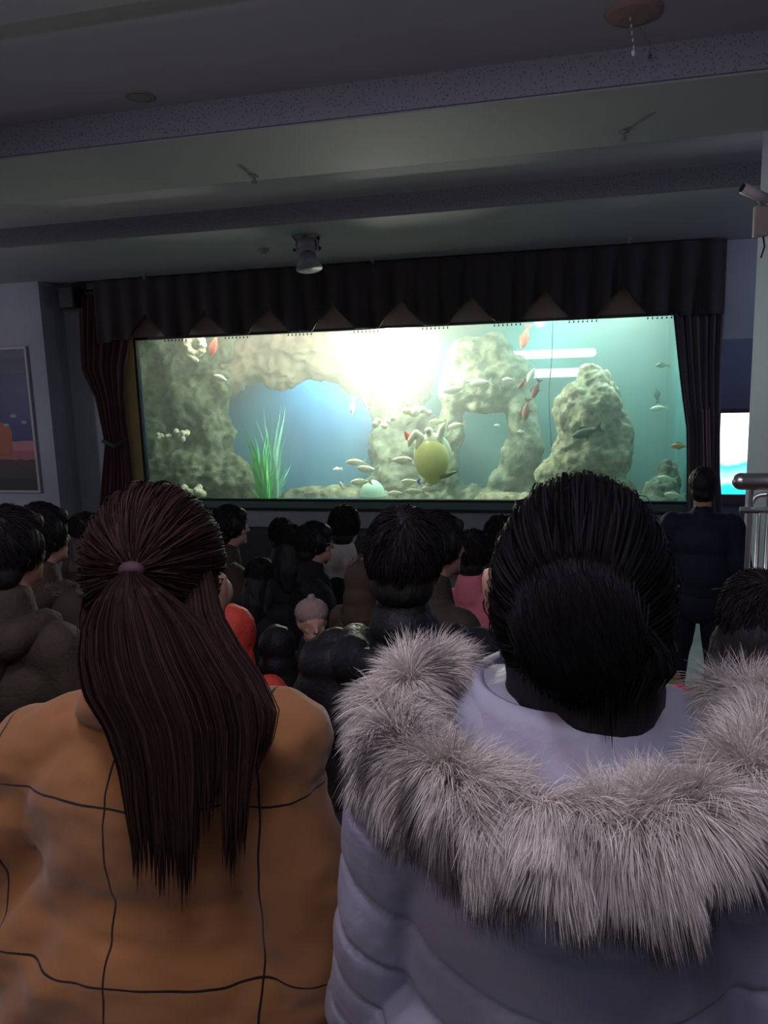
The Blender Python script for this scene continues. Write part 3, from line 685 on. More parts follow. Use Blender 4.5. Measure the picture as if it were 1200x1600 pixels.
o = empty('recessed_downlight', q); tag(o, 'unlit yellowish round recessed downlight at the upper left of the ceiling', 'lamp')
mb = MB(); mb.cone((0, 0, 0), (0, 0, -.008), .075, .075, 28); mk('ring', mb.mesh('rg'), mat('brassy_ring', (.26, .25, .20), .6), o); mb = MB(); mb.cone((0, 0, -.008), (0, 0, -.011), .05, .05, 24); mk('lens', mb.mesh('ln'), mat('dull_lens', (.3, .29, .26), .5), o)
# panels for the added fill lamps, unseen behind the camera
for l_obj, s_, c_ in ((L_WARM, .25, (1, .72, .45)), (L_COOL, .3, (.88, .86, 1)), (L_ROOM, .4, (.72, .74, 1))):
    o = empty('ceiling_fill_light', (l_obj.location.x, l_obj.location.y, ZR)); tag(o, 'added round fill lamp behind the seats, out of the picture', 'lamp', 'added fill lamps behind the audience')
    mb = MB(); mb.cone((0, 0, 0), (0, 0, -.06), s_+.03, s_+.02, 32); mk('rim', mb.mesh('rm'), white_m, o)
    mb = MB(); mb.cone((0, 0, -.06), (0, 0, -.075), s_, s_, 32); mk('diffuser', mb.mesh('df'), mat('diffuser', (1, 1, 1), .5, emis=c_, estr=1.5), o)

for l_obj, c_, lb in ((L_WALL, (.86, .84, 1), 'white pendant lamp above the two nearest women, out of the picture'), (L_SIDE, (.7, .74, 1), 'added bluish fill lamp standing off the left wall, out of the picture'), (L_PASS, (.62, .7, 1), 'added bluish fill lamp near the right-hand passage, out of the picture'), (L_PASS2, (.6, .65, 1), 'added bluish fill lamp deep inside the right-hand passage, out of the picture')):
    o = empty('hanging_lamp', (l_obj.location.x, l_obj.location.y, ZR)); tag(o, lb, 'lamp')  # side and passage fixtures carry added fill light
    mb = MB(); mb.cone((0, 0, 0), (0, 0, l_obj.location.z-ZR+.20), .008, .008, 8); mk('cord', mb.mesh('cd'), cable_m, o)
    mb = MB(); mb.cone((0, 0, l_obj.location.z-ZR+.20), (0, 0, l_obj.location.z-ZR+.17), .05, .09, 20); mk('holder', mb.mesh('ho'), grey_metal_m, o)
o = empty('fill_uplighter', (L_UP.location.x, L_UP.location.y, 0.90)); tag(o, 'added standing uplighter behind the camera to fill the ceiling, out of the picture', 'lamp')  # made-up stand for the added ceiling uplight
hz_ = L_UP.location.z-.90
mb = MB(); mb.cone((0, 0, 0), (0, 0, .03), .14, .13, 24); mk('base', mb.mesh('bs'), grey_metal_m, o)
mb = MB(); mb.cone((0, 0, .03), (0, 0, hz_-.13), .012, .012, 12); mk('pole', mb.mesh('pl'), grey_metal_m, o)
mb = MB(); mb.cone((0, 0, hz_-.13), (0, 0, hz_-.03), .04, .12, 24, caps=False); mk('lamp_shade', mb.mesh('sh'), grey_metal_m, o)
# security camera on the pillar
q = P(1186, 345, 4.95); pm = mat('beige_plastic', (.50, .40, .36), .5)
o = empty('security_camera', (q[0]+.01, 5.0, q[2])); tag(o, 'small white security camera with junction box on the right pillar', 'camera')
mb = MB(); mb.box(-.035, .045, -.05, -.001, -.085, .085, .008); mk('junction_box', mb.mesh('jb'), pm, o)
mb = MB(); mb.cap((0, -.05, .085), (-.03, -.10, .12), .012); mk('bracket', mb.mesh('br'), pm, o)
mb = MB(); mb.cone((.02, -.10, .10), (-.12, -.14, .165), .028, .03, 18); mk('camera_body', mb.mesh('cb', True), white_m, o)
mb = MB(); mb.cone((-.115, -.14, .162), (-.13, -.143, .168), .022, .022, 16); mk('lens', mb.mesh('ln'), black_m, o)
mk('cable', tube([(.02, -.03, -.085), (.03, -.03, -.14), (.015, -.02, -.20)], .005), cable_m, o)

# railing on the right
o = empty('handrail', (0, 0, 0)); tag(o, 'stainless steel railing with upright bars at the right edge', 'railing')
RYY = 3.0; a = P(1158, 750, RYY)
d_ = Vector((1.0, -.10, 0.0)).normalized(); A0 = V(a); fl_z = 0.30
A0.z -= .005
mk('top_rail', tube([A0, A0+d_*.3, A0+d_*1.4], .031, 18), steel_m, o)
mb = MB(); mb.ball(A0, (.031, .031, .031), sub=3); mk('end_cap', mb.mesh('ec', True), steel_m, o)
za = P(1160, 797, RYY)[2]
mk('middle_rail', tube([(A0.x+.0, A0.y, za), (A0.x+1.4*d_.x, A0.y+1.4*d_.y, za)], .012, 12), steel_m, o)
mk('gooseneck_post', tube(smooth_path([(A0.x+.035, A0.y, fl_z), (A0.x+.035, A0.y, za), (A0.x+.037, A0.y, A0.z-.085), (A0.x+.055, A0.y, A0.z-.055), (A0.x+.09, A0.y-.01, A0.z-.045)], 24), .010, 12), steel_m, o)
for k in range(9):
    t = .065+.0335*k*1.0
    mb = MB(); x = A0.x+t*d_.x; y = A0.y+t*d_.y; mb.cone((x, y, fl_z), (x, y, za), .007, .007, 10); mk('baluster', mb.mesh('bl', True), steel_m, o)
mb = MB(); mb.cone((A0.x+.8, A0.y-.08, fl_z), (A0.x+.8, A0.y-.08, A0.z), .025, .025, 16); mk('post', mb.mesh('pst', True), steel_m, o)

# benches, one per row
for yb, zf, xa, xb, lab in ((.98, .75, -.95, .75, 'wooden slatted bench under the two women nearest the camera'), (1.68, .63, -2.4, .95, 'wooden slatted bench of the second row under the man in the black puffer'),
                    (2.43, .50, -3.0, .9, 'wooden slatted bench of the third row'), (3.40, .30, -3.6, .9, 'wooden slatted bench of the fourth row'),
                    (4.20, .14, -4.0, .6, 'wooden slatted bench of the fifth row'), (5.05, .0, -4.4, .4, 'wooden slatted bench of the front row')):
    o = empty('bench', ((xa+xb)/2, yb, zf)); tag(o, lab, 'bench', 'audience benches'); h_ = (xb-xa)/2
    for k in range(3):
        mb = MB(); mb.box(-h_, h_, -.19+k*.13, -.075+k*.13, .385, .415, .006); mk('seat_slat', mb.mesh('sl'), wood_m, o)
    for x in (-h_+.15, 0, h_-.15):
        mb = MB(); mb.box(x-.02, x+.02, -.17, .17, 0, .384, .004); mk('leg', mb.mesh('lg'), grey_metal_m, o)

# ================================================================== PEOPLE
def hand(mb, w, fwd, dn, s):
    """palm and five curled fingers; w wrist point, fwd finger direction, dn palm side"""
    w = V(w); fwd = V(fwd).normalized(); dn = V(dn).normalized(); sd = fwd.cross(dn).normalized()*s
    c = w+fwd*.05; 
    mb.cap(w, c+fwd*.02, .024, .030); mb.cap(c-sd*.022, c+sd*.022+fwd*.01, .017, .017); mb.cap(c+fwd*.03-sd*.028, c+fwd*.035+sd*.028, .013, .013)
    for i, (off, L) in enumerate(((-.030, .060), (-.011, .074), (.009, .080), (.029, .070))):
        a = c+fwd*.035+sd*off; b = a+fwd*L*.5+dn*.006; e = b+fwd*L*.35+dn*L*.32; f = e+fwd*L*.05+dn*L*.25
        mb.chain([a, b, e, f], [.0098, .0092, .0085, .0075])
    t0 = w+fwd*.02+sd*.022; t1 = t0+fwd*.032+sd*.026+dn*.006; t2 = t1+fwd*.03+sd*.004+dn*.01
    mb.chain([t0, t1, t2], [.014, .012, .010])

def head_parts(mb, hc=(0, .02, .775)):
    x, y, z = hc
    mb.ball((x, y-.005, z+.005), (.074, .094, .100), sub=4)
    mb.ball((x, y+.030, z-.058), (.056, .058, .060), sub=3)          # jaw
    mb.ball((x, y+.078, z-.095), (.020, .016, .015), sub=2)          # chin
    mb.cap((x, y+.086, z+.005), (x, y+.104, z-.030), .008, .012)     # nose
    mb.ball((x-.012, y+.092, z-.032), .008).ball((x+.012, y+.092, z-.032), .008)
    mb.ball((x, y+.084, z-.058), (.022, .010, .006)).ball((x, y+.083, z-.070), (.018, .010, .006))
    mb.ball((x-.032, y+.070, z+.016), (.022, .014, .007)).ball((x+.032, y+.070, z+.016), (.022, .014, .007))   # brows
    mb.ball((x-.040, y+.060, z-.030), (.018, .018, .015)).ball((x+.040, y+.060, z-.030), (.018, .018, .015))
    for s in (-1, 1):                                                 # ears
        mb.ball((x+s*.077, y-.008, z-.012), (.008, .016, .030), rot=Vector((.2, 0, 0)).to_track_quat('Z', 'Y').to_euler() if False else None)
        mb.ball((x+s*.081, y-.016, z+.002), (.006, .014, .020))
    mb.chain([(x, y-.030, z-.225), (x, y-.020, z-.15), (x, y-.010, z-.06)], [.062, .053, .056])

SEAT = dict(sh=[(.165, 0, .525), (.225, .045, .28), (.13, .30, .20)])
def body_seated(arms=None, k=1.0, extra=()):
    mb = MB(); head_parts(mb)
    for a, b, r0, r1 in extra: mb.cap(a, b, r0, r1)
    mb.ball((0, -.005, .10), (.165*k, .115*k, .11), sub=3).ball((0, -.01, .25), (.145*k, .10*k, .16), sub=3).ball((0, -.01, .42), (.165*k, .108*k, .14), sub=3)
    mb.cap((-.13*k, -.01, .525-.05*(k < 1)), (.13*k, -.01, .525-.05*(k < 1)), .055*k)
    for s in (-1, 1):
        a, b, c = [(s*p[0], p[1], p[2]) for p in SEAT['sh']] if arms is None else arms[(s+1)//2]
        mb.chain([a, b, c], [.050*k, .040, .027]); hand(mb, c, (-s*.25, 1, -.25), (0, -.2, -1), -s)
        mb.chain([(s*.085, .02, .08), (s*.10, .42, .075), (s*.095, .43, -.32)], [.083, .060, .040])
        mb.ball((s*.095, .46, -.385), (.042, .12, .03), sub=3)
    return blob(mb, .0075, 4, 'person_seated')
def body_standing():
    mb = MB(); head_parts(mb, (0, .02, 1.595-.0))
    z0 = .82
    mb.ball((0, -.005, .10+z0), (.165, .115, .12), sub=3).ball((0, -.01, .25+z0), (.145, .10, .16), sub=3).ball((0, -.01, .42+z0), (.165, .108, .14), sub=3)
    mb.cap((-.13, -.01, .525+z0), (.13, -.01, .525+z0), .055)
    for s in (-1, 1):
        a, b, c = (s*.175, 0, .52+z0), (s*.235, .0, .26+z0), (s*.20, .14, .08+z0)
        mb.chain([a, b, c], [.050, .040, .027]); hand(mb, c, (-s*.1, .6, -1), (-s, 0, 0), 1)
        mb.chain([(s*.085, 0, .86), (s*.12, .01, .47), (s*.14, -.01, .09)], [.085, .058, .040]); mb.ball((s*.145, .05, .04), (.042, .12, .036), sub=3)
    return blob(mb, .008, 4, 'person_standing')
def fold(amp, sc, seed):
    return lambda co, no: amp*(nz(co*np.array([1, 1, .6]), sc, seed, 3))
def quilt(amp, pitch, seed, z0=0.0, wob=.012):
    def f(co, no):
        z = co[:, 2]-z0+wob*np.sin(co[:, 0]*9)+.35*np.abs(co[:, 0])*0.15
        return amp*(np.abs(np.sin(z*math.pi/pitch))**.55-.7) + nz(co, 9, seed, 3)*amp*.55
    return f
def jacket_seated(kind):
    mb = MB(); g = {'puffer': .050, 'coat': .030, 'thin': .016}[kind]
    mb.ball((0, -.005, .08), (.165+g, .125+g, .11), sub=3).ball((0, -.01, .25), (.15+g, .105+g, .19), sub=3).ball((0, -.01, .41), (.17+g, .11+g, .15), sub=3)
    mb.cap((-.13, -.012, .52), (.13, -.012, .52), .058+g*.6)
    mb.cap((0, -.014, .555), (0, -.012, .635), .092, .078)
    for s in (-1, 1):
        a, b, c = [(s*p[0], p[1], p[2]) for p in SEAT['sh']]
        mb.chain([a, b, c], [.052+g*.8, .043+g*.8, .034+g*.5])
    d = quilt(.012, .085, 3) if kind == 'puffer' else fold(.010 if kind == 'coat' else .006, 6, 5)
    return blob(mb, .0095, 5, 'jacket_'+kind, d)
def trousers_seated():
    mb = MB(); mb.ball((0, -.005, .085), (.175, .125, .10), sub=3)
    for s in (-1, 1): mb.chain([(s*.085, .02, .08), (s*.10, .43, .078), (s*.097, .43, -.33)], [.095, .074, .058])
    return blob(mb, .010, 4, 'trousers', fold(.006, 8, 2))
def shoe_mesh(s):
    mb = MB(); mb.ball((s*.095, .47, -.385), (.050, .135, .036), sub=3).ball((s*.095, .41, -.36), (.046, .06, .05), sub=3)
    return blob(mb, .008, 3, 'shoe')
def hair_cap_parts(mb, kind):
    y0, z0 = .02, .775
    mb.ball((0, y0-.012, z0+.018), (.087, .104, .106), sub=4)
    mb.ball((0, y0-.045, z0-.045), (.074, .062, .065), sub=3)
    for s in (-1, 1): mb.ball((s*.070, y0+.008, z0+.02), (.020, .05, .05), sub=2)
    mb.ball((0, y0+.062, z0+.070), (.062, .035, .034), sub=3)
def cut_face(me):
    return me
def short_hair():
    mb = MB(); hair_cap_parts(mb, 'short')
    return blob(mb, .008, 4, 'hair_short', lambda co, no: .006*nz(co*np.array([1, 1, .4]), 40, 1, 2))
def long_hair():
    mb = MB(); hair_cap_parts(mb, 'long')
    mb.chain([(0, -.04, .74), (0, -.085, .62), (0, -.10, .52)], [.082, .075, .055])
    for s in (-1, 1): mb.chain([(s*.06, .0, .76), (s*.075, -.02, .66), (s*.065, -.06, .55)], [.035, .045, .035])
    return blob(mb, .009, 4, 'hair_long', lambda co, no: .007*nz(co*np.array([1, 1, .25]), 40, 2, 2))
def bun_hair():
    mb = MB(); hair_cap_parts(mb, 'bun'); mb.ball((0, -.115, .80), (.042, .036, .042), sub=3)
    return blob(mb, .008, 3, 'hair_bun', lambda co, no: .005*nz(co*np.array([1, 1, .4]), 40, 4, 2))
def short_strands(n=2600, seed=1, L=.045):
    r = np.random.default_rng(seed); c = np.array([0, .008, .793]); R = np.array([.087, .104, .106])
    th = r.uniform(0, 2*np.pi, n); ph = np.arccos(r.uniform(-.35, 1, n))
    d = np.stack([np.sin(ph)*np.cos(th), np.sin(ph)*np.sin(th), np.cos(ph)], 1)
    keep = ~((d[:, 1] > .45) & (d[:, 2] < .45)); d = d[keep]; n = len(d)
    crown = np.array([.1, -.45, .88]); crown /= np.linalg.norm(crown)
    t = d*(d@crown)[:, None]-crown; t = t-d*(t*d).sum(1)[:, None]; t /= np.linalg.norm(t, axis=1, keepdims=True)+1e-6
    t += r.normal(0, .25, (n, 3)); K = 4; paths = np.zeros((n, K, 3))
    for k in range(K):
        u = k/(K-1); dd = d+t*u*L*10*.9; dd /= np.linalg.norm(dd, axis=1, keepdims=True)
        paths[:, k] = c+dd*R*(1.0+u*(.05+.05*r.random(n)[:, None]))
    col = np.tile(np.array([[.014, .012, .013]]), (n, 1))*r.uniform(.5, 2.0, (n, 1))
    return ribbons(paths, [.0014, .0014, .001, .0003], col, 'hair_strands', 1.0, side=np.repeat(d[:, :], 1, 0))

BODY = body_seated(); STAND = body_standing()
JK = {k: jacket_seated(k) for k in ('puffer', 'coat', 'thin')}
TR = trousers_seated(); SHL, SHR = shoe_mesh(-1), shoe_mesh(1)
HR = {'short': short_hair(), 'long': long_hair(), 'bun': bun_hair()}
HS = short_strands()
for me in [BODY, STAND]+list(JK.values())+[TR, SHL, SHR]+list(HR.values()): me.materials.append(skin_m)
HS.materials.append(strand_m)
def cloth(name, c, c2=None, rough=.75, spec=.25):
    return mat(name, c, rough, c2 or tuple(min(1, x*1.35) for x in c), 5, .25, 90, spec=spec)
navy = cloth('dark_navy_cloth', (.016, .017, .026)); blk = cloth('black_cloth', (.010, .010, .012)); blk2 = cloth('black_shell', (.011, .011, .013), rough=.5)
brn = cloth('brown_cloth', (.050, .036, .028)); dkbrn = cloth('dark_brown_shell', (.046, .034, .026), rough=.7); whitec = cloth('white_cloth', (.42, .40, .38), (.5, .48, .46))
redc = cloth('red_shell', (.55, .06, .04), rough=.55); pinkc = cloth('pink_cloth', (.55, .16, .20)); tanc = cloth('tan_cloth', (.085, .058, .042))
greyc = cloth('grey_cloth', (.12, .12, .13)); jeans = cloth('jeans', (.02, .03, .06)); khaki = cloth('khaki_cloth', (.06, .05, .035))

def arrange(mesh, name, m, parent):
    o = bpy.data.objects.new(name, mesh); COL.objects.link(o); o.parent = parent
    if mesh.materials and mesh.materials[0] != m:
        o.material_slots[0].link = 'OBJECT'; o.material_slots[0].material = m
    return o
def seated(label, px, top, Y, seat_z, face=0, hair='short', hm=hair_black_m, jacket='coat', jm=None, tm=None, strands=True, wide=1.0):
    """face: heading in degrees, 0 looks at the tank, positive turns to the right"""
    t = P(px, top, Y); s = (t[2]-seat_z)/.912
    jm = jm or blk; tm = tm or navy
    o = bpy.data.objects.new('person', BODY); COL.objects.link(o)
    o.location = (t[0], Y, seat_z-.015*s); o.scale = (s*wide, s*wide, s); o.rotation_euler = (0, 0, -math.radians(face))
    tag(o, label, 'person')
    arrange(JK[jacket], 'jacket', jm, o); arrange(TR, 'trousers', tm, o)
    arrange(SHL, 'shoe', blk, o); arrange(SHR, 'shoe', blk, o)
    if hair:
        h = arrange(HR[hair], 'hair', hm, o)
        if strands:
            q = bpy.data.objects.new('hair_strands', HS); COL.objects.link(q); q.parent = h
    return o
def hood_down(o, m, name='hood', fur=None, up=False):
    mb = MB()
    if up:
        mb.ball((0, .0, .785), (.108, .118, .125), sub=3).ball((0, -.03, .68), (.105, .105, .11), sub=3).cap((0, -.02, .66), (0, -.02, .55), .105, .13)
        me = blob(mb, .010, 5, 'hood', fold(.008, 10, 7))
    else:
        mb.chain([(-.12, .02, .575), (-.11, -.09, .565), (0, -.15, .55), (.11, -.09, .565), (.12, .02, .575)], [.045, .052, .060, .052, .045])
        mb.ball((0, -.12, .50), (.10, .055, .09), sub=3)
        me = blob(mb, .010, 5, 'hood', fold(.010, 10, 8))
    h = mk(name, me, m, o)
    if fur:
        pts = smooth_path([(-.13, .05, .58), (-.13, -.08, .585), (0, -.175, .565), (.13, -.08, .585), (.13, .05, .58)], 40)
        make_fur(pts, .016, .032, 2600, fur, h, dark=.15)
    return h

def make_fur(path, core, L, n, base, parent, dark=.3, light=None, seed=3, down=(0, 0, -.5), flow=None, patches=(), closed=False, wdt=.0011, K=6, stripes=None, world=False):
    r = np.random.default_rng(seed); path = np.asarray(path); m = len(path)
    me = tube(path, core, 14, closed=closed, name='fur_backing'); (world_child if world else mk)('fur_backing', me, furcore_m, parent)
    tan = np.gradient(path, axis=0); tan /= np.linalg.norm(tan, axis=1, keepdims=True)
    u = r.uniform(0, m-1.001, n); i = u.astype(int); f = (u-i)[:, None]
    c = path[i]*(1-f)+path[i+1]*f; t = tan[i]
    ref = np.array([0, 0, 1.0]); a = np.cross(t, ref); a /= np.linalg.norm(a, axis=1, keepdims=True); b = np.cross(a, t)
    an = r.uniform(0, 2*np.pi, n)[:, None]; d = a*np.cos(an)+b*np.sin(an)
    root = c+d*core*.9
    clump = np.stack([nz(root, 26, k+20, 2) for k in range(3)], 1)
    g = np.array(down)
    Ls = L*r.uniform(.55, 1.1, n)*(1+.35*clump[:, 0])*(1+.45*np.clip(-d[:, 2], 0, 1))
    paths = np.zeros((n, K, 3)); dirn = d+clump*.75+r.normal(0, .13, (n, 3))
    if flow is not None: dirn = dirn+flow(u/(m-1))
    dirn /= np.linalg.norm(dirn, axis=1, keepdims=True)
    p = root.copy(); paths[:, 0] = p
    for k in range(1, K):
        dirn = dirn+g*.24+clump*.10; dirn /= np.linalg.norm(dirn, axis=1, keepdims=True)
        p = p+dirn*(Ls/(K-1))[:, None]; paths[:, k] = p
    base = np.array(base); cols = np.tile(base, (n, 1))*r.uniform(.85, 1.12, (n, 1))
    cols3 = np.repeat(cols[:, None, :], K, axis=1)
    mask = np.zeros(n)
    pn = nz(root*np.array([1, 1, 1]), 17, 41, 2)
    mask = np.clip((pn-.08)*6, 0, 1)*dark*2
    if stripes is not None: mask = np.clip(mask+stripes(root, an[:, 0], d), 0, 1)
    darkc = np.array([.045, .032, .035])
    for k in range(K):
        w = (mask*(.35+.65*(k/(K-1))))[:, None]
        cols3[:, k] = cols3[:, k]*(1-w)+darkc*w
    me = ribbons(paths, np.array([1, 1, .9, .75, .5, .12][:K])*wdt, cols3, 'fur', .8)
    return (world_child if world else mk)('fur', me, fur_m, parent)

# ---- crowd
s1 = seated('man at the left edge in a dark brown hooded coat seen from behind, ear showing', -4, 776, 1.70, 1.05, 12, jm=dkbrn, tm=navy, jacket='coat', wide=1.0)
hood_down(s1, dkbrn)
s2 = seated('black-haired person with a tan fur-edged collar right beside the brown-hooded man', 52, 775, 2.40, .92, 20, jm=brn, hair='short')
hood_down(s2, brn, fur=(.30, .22, .15))
seated('person with long brown hair just left of the ponytail woman, farther back', 127, 793, 3.40, .72, 0, 'long', hair_brown_m, jm=greyc)
seated('boy in a brown jacket looking right, above the ponytail woman\'s shoulder', 351, 782, 4.20, .56, 55, jm=brn)
seated('small child with black hair and pale collar in the front row below the tank ledge', 437, 803, 5.05, .42, 0, jm=khaki)
seated('black-haired person left of the one in glasses, dark coat', 452, 812, 4.20, .56, -10, 'long', jm=blk)
gl_p = seated('person in a black coat and glasses looking right toward the boy in the vest', 485, 808, 4.05, .56, 65, jm=blk)
mb = MB()
for s in (-1, 1):
    for k in range(16):
        a = 2*math.pi*k/16; b = 2*math.pi*(k+1)/16
        mb.cap((s*.036+.024*math.cos(a), .112, .775+.018*math.sin(a)), (s*.036+.024*math.cos(b), .112, .775+.018*math.sin(b)), .0018)
    mb.cap((s*.060, .112, .78), (s*.084, .01, .78), .002)
mb.cap((-.012, .112, .778), (.012, .112, .778), .0018)
mk('glasses', mb.mesh('glasses'), grey_metal_m, gl_p)
seated('far small dark head between the glasses wearer and the boy in the vest', 512, 815, 5.05, .42, 0, jm=blk)
bv = seated('boy in a white shirt and black vest in the front row', 535, 783, 4.75, .42, 10, jm=whitec, jacket='thin')
mb = MB(); mb.ball((0, -.005, .09), (.20, .155, .11), sub=3).ball((0, -.01, .25), (.185, .145, .20), sub=3).ball((0, -.01, .40), (.165, .150, .14), sub=3)
mb.cap((-.10, -.02, .50), (-.09, -.02, .54), .055).cap((.10, -.02, .50), (.09, -.02, .54), .055)
mk('vest', blob(mb, .01, 4, 'vest', fold(.005, 8, 4)), blk, bv)
fc = seated('child in a tan fur-trimmed hood between the vest boy and the big black-haired man', 562, 872, 3.40, .72, 15, None, jm=tanc)
hood_down(fc, tanc, up=True)
make_fur(smooth_path([(-.09, .07, .70), (-.11, .04, .80), (-.05, .03, .90), (.05, .03, .90), (.11, .04, .80), (.09, .07, .70)], 30), .012, .035, 1800, (.20, .15, .11), fc, dark=.1, down=(0, 0, -.2))
ph_ = seated('child with a rosy face turned back toward the camera under a pale knitted hat', 486, 930, 2.45, .92, 150, None, jm=blk)
mb = MB(); mb.ball((0, -.008, .825), (.096, .112, .080), sub=3).ball((0, -.05, .77), (.085, .07, .08), sub=3); mb.cap((-.0, .01, .89), (0, .01, .915), .024)
mk('knit_hat', blob(mb, .008, 3, 'knit_hat', lambda co, no: .003*np.sin(np.arctan2(co[:, 1], co[:, 0])*40)), cloth('cream_knit', (.30, .22, .21)), ph_)
hc_ = seated('child with a black quilted hood up in front of the rosy-faced child', 431, 972, 2.25, .92, 0, None, jm=blk2, jacket='puffer')
hood_down(hc_, blk2, up=True)
rc_ = seated('child in a shiny red puffer hood beside the ponytail woman\'s cheek', 358, 938, 2.05, .92, 10, None, jm=redc, jacket='puffer')
hood_down(rc_, redc, up=True)
seated('dark-coated person with black hair seated behind the red-hooded child', 402, 866, 3.40, .72, 5, 'long', jm=blk)
mid = seated('man with thick black hair and a black puffer jacket in the centre', 628, 774, 1.66, 1.05, -4, jm=blk2, jacket='puffer', wide=1.0)
hood_down(mid, blk2)
seated('person turned right, cheek visible, half hidden behind the central man\'s head', 674, 787, 2.50, .92, 50, jm=brn)
fm = seated('person with black hair and white face-mask strap right of the central man', 736, 819, 3.40, .72, 15, 'short', jm=pinkc)
mb = MB(); mb.ball((0, .085, .725), (.055, .032, .040), sub=3); mk('face_mask', blob(mb, .007, 3, 'mask'), whitec, fm)
mb = MB()
for s in (-1, 1): mb.cap((s*.052, .09, .74), (s*.086, .0, .765), .003)
mk('mask_strap', mb.mesh('ms'), whitec, fm)
seated('dark head peeping out left of the fur-hooded woman\'s hair', 781, 797, 4.20, .56, 0, jm=blk)
cr_p = seated('dark-haired child in a crimson jacket at the right edge', 1190, 876, 1.62, 1.05, 0, 'long', jm=cloth('crimson_shell', (.42, .03, .08), rough=.5), jacket='puffer')

# ---- standing person on the right
t = P(1100, 727, 5.0); s = t[2]/1.725
st = bpy.data.objects.new('person', STAND); COL.objects.link(st); st.location = (t[0], 5.0, 0.0); st.scale = (s, s, s); st.rotation_euler = (0, 0, -.1)
tag(st, 'person standing in dark navy clothes in front of the right curtain', 'person')
mb = MB(); z0 = .82
mb.ball((0, -.005, z0), (.20, .15, .14), sub=3).ball((0, -.01, .25+z0), (.185, .14, .22), sub=3).ball((0, -.01, .41+z0), (.20, .14, .15), sub=3).cap((-.14, -.01, .52+z0), (.14, -.01, .52+z0), .078).cap((0, -.012, .555+z0), (0, -.008, .60+z0), .085, .07)
for q in (-1, 1): mb.chain([(q*.175, 0, .52+z0), (q*.24, 0, .26+z0), (q*.205, .135, .09+z0)], [.085, .075, .052])
mk('jacket', blob(mb, .010, 5, 'jacket', fold(.010, 6, 3)), cloth('navy_shell', (.020, .024, .045)), st)
mb = MB(); mb.ball((0, -.005, .88), (.18, .13, .12), sub=3)
for q in (-1, 1): mb.chain([(q*.085, 0, .86), (q*.12, .01, .47), (q*.14, -.01, .09)], [.105, .078, .065])
mk('trousers', blob(mb, .010, 4, 'trousers', fold(.007, 8, 6)), navy, st)
for q in (-1, 1):
    mb = MB(); mb.ball((q*.145, .05, .045), (.052, .135, .042), sub=3).ball((q*.143, 0, .07), (.05, .06, .05), sub=3); mk('shoe', blob(mb, .008, 3, 'shoe'), blk, st)
h = mk('hair', HR['short'].copy(), hair_black_m, st); h.location = (0, 0, 1.595-.775)
h.data.materials[0] = hair_black_m

# ================================================================== PONYTAIL WOMAN
YA = 1.06
tA = P(240, 765, YA); seatA = 1.165; sA = (tA[2]-seatA)/.905
cx = P(228, 1100, 1.04)[0]; zA = P(10, 1140, 1.0)[2]
armsA = [[(cx+s*.20, 1.05, zA-.06), (cx+s*.275-.03*(s < 0), 1.02, zA-.36), (cx+s*.27-.05*(s < 0), 1.20, zA-.62)] for s in (-1, 1)]
def custom_body(x, y, z, s, rz, arms, extra=()):
    Mi = (Matrix.Translation((x, y, z)) @ Matrix.Rotation(rz, 4, 'Z') @ Matrix.Diagonal((s, s, s, 1))).inverted()
    me = body_seated([[Mi @ Vector(p) for p in a] for a in arms], .82, [(Mi @ V(a), Mi @ V(b), r0, r1) for a, b, r0, r1 in extra]); me.materials.append(skin_m); return me
wa = bpy.data.objects.new('person', custom_body(tA[0], YA-.02, seatA, sA, -.22, armsA, [(P(300, 925, 1.08), P(338, 925, 1.10), .035, .030), (P(343, 905, 1.07), P(341, 950, 1.075), .014, .012), (P(330, 960, 1.10), P(325, 1000, 1.10), .025, .03)])); COL.objects.link(wa)
wa.location = (tA[0], YA-.02, seatA); wa.scale = (sA, sA, sA); wa.rotation_euler = (0, 0, -.22)
tag(wa, 'woman with a long dark brown ponytail and camel coat with thin black grid lines', 'person')
bpy.context.view_layer.update()
def world_child(name, me, m, parent):
    """mesh built in place coordinates, parented without moving"""
    o = bpy.data.objects.new(name, me); COL.objects.link(o)
    if m is not None:
        if len(me.materials) == 0: me.materials.append(m)
    bpy.context.view_layer.update()
    o.parent = parent; o.matrix_parent_inverse = parent.matrix_world.inverted()
    return o
# camel coat with a windowpane grid
cm = bpy.data.materials.new('camel_windowpane'); cm.use_nodes = True
n_, l_ = nt(cm); b_ = n_['Principled BSDF']; b_.inputs['Roughness'].default_value = .85; b_.inputs['Sheen Weight'].default_value = .3; b_.inputs['Specular IOR Level'].default_value = .2
tc = n_.new('ShaderNodeTexCoord'); sx = n_.new('ShaderNodeSeparateXYZ'); l_.new(tc.outputs['Object'], sx.inputs[0])
wn = n_.new('ShaderNodeTexNoise'); wn.inputs['Scale'].default_value = 5; l_.new(tc.outputs['Object'], wn.inputs['Vector'])
def mth(op, a, b=None, c=None):
    q = n_.new('ShaderNodeMath'); q.operation = op
    for i, v in enumerate((a, b, c)):
        if v is None: continue
        if isinstance(v, (int, float)): q.inputs[i].default_value = v
        else: l_.new(v, q.inputs[i])
    return q.outputs[0]
def gridline(coord, off, pitch, wv=.0017):
    w = mth('MULTIPLY_ADD', wn.outputs['Fac'], .022, coord)
    u = mth('SUBTRACT', w, off); u = mth('DIVIDE', u, pitch); u = mth('PINGPONG', u, .5)   # 0 at a line
    u = mth('MULTIPLY', u, pitch)
    return mth('LESS_THAN', u, wv)
gx0 = P(146, 1250, .90)[0]; gx1 = P(371, 1250, .90)[0]; gz0 = P(150, 1258, .93)[2]; gz1 = P(145, 1497, .93)[2]
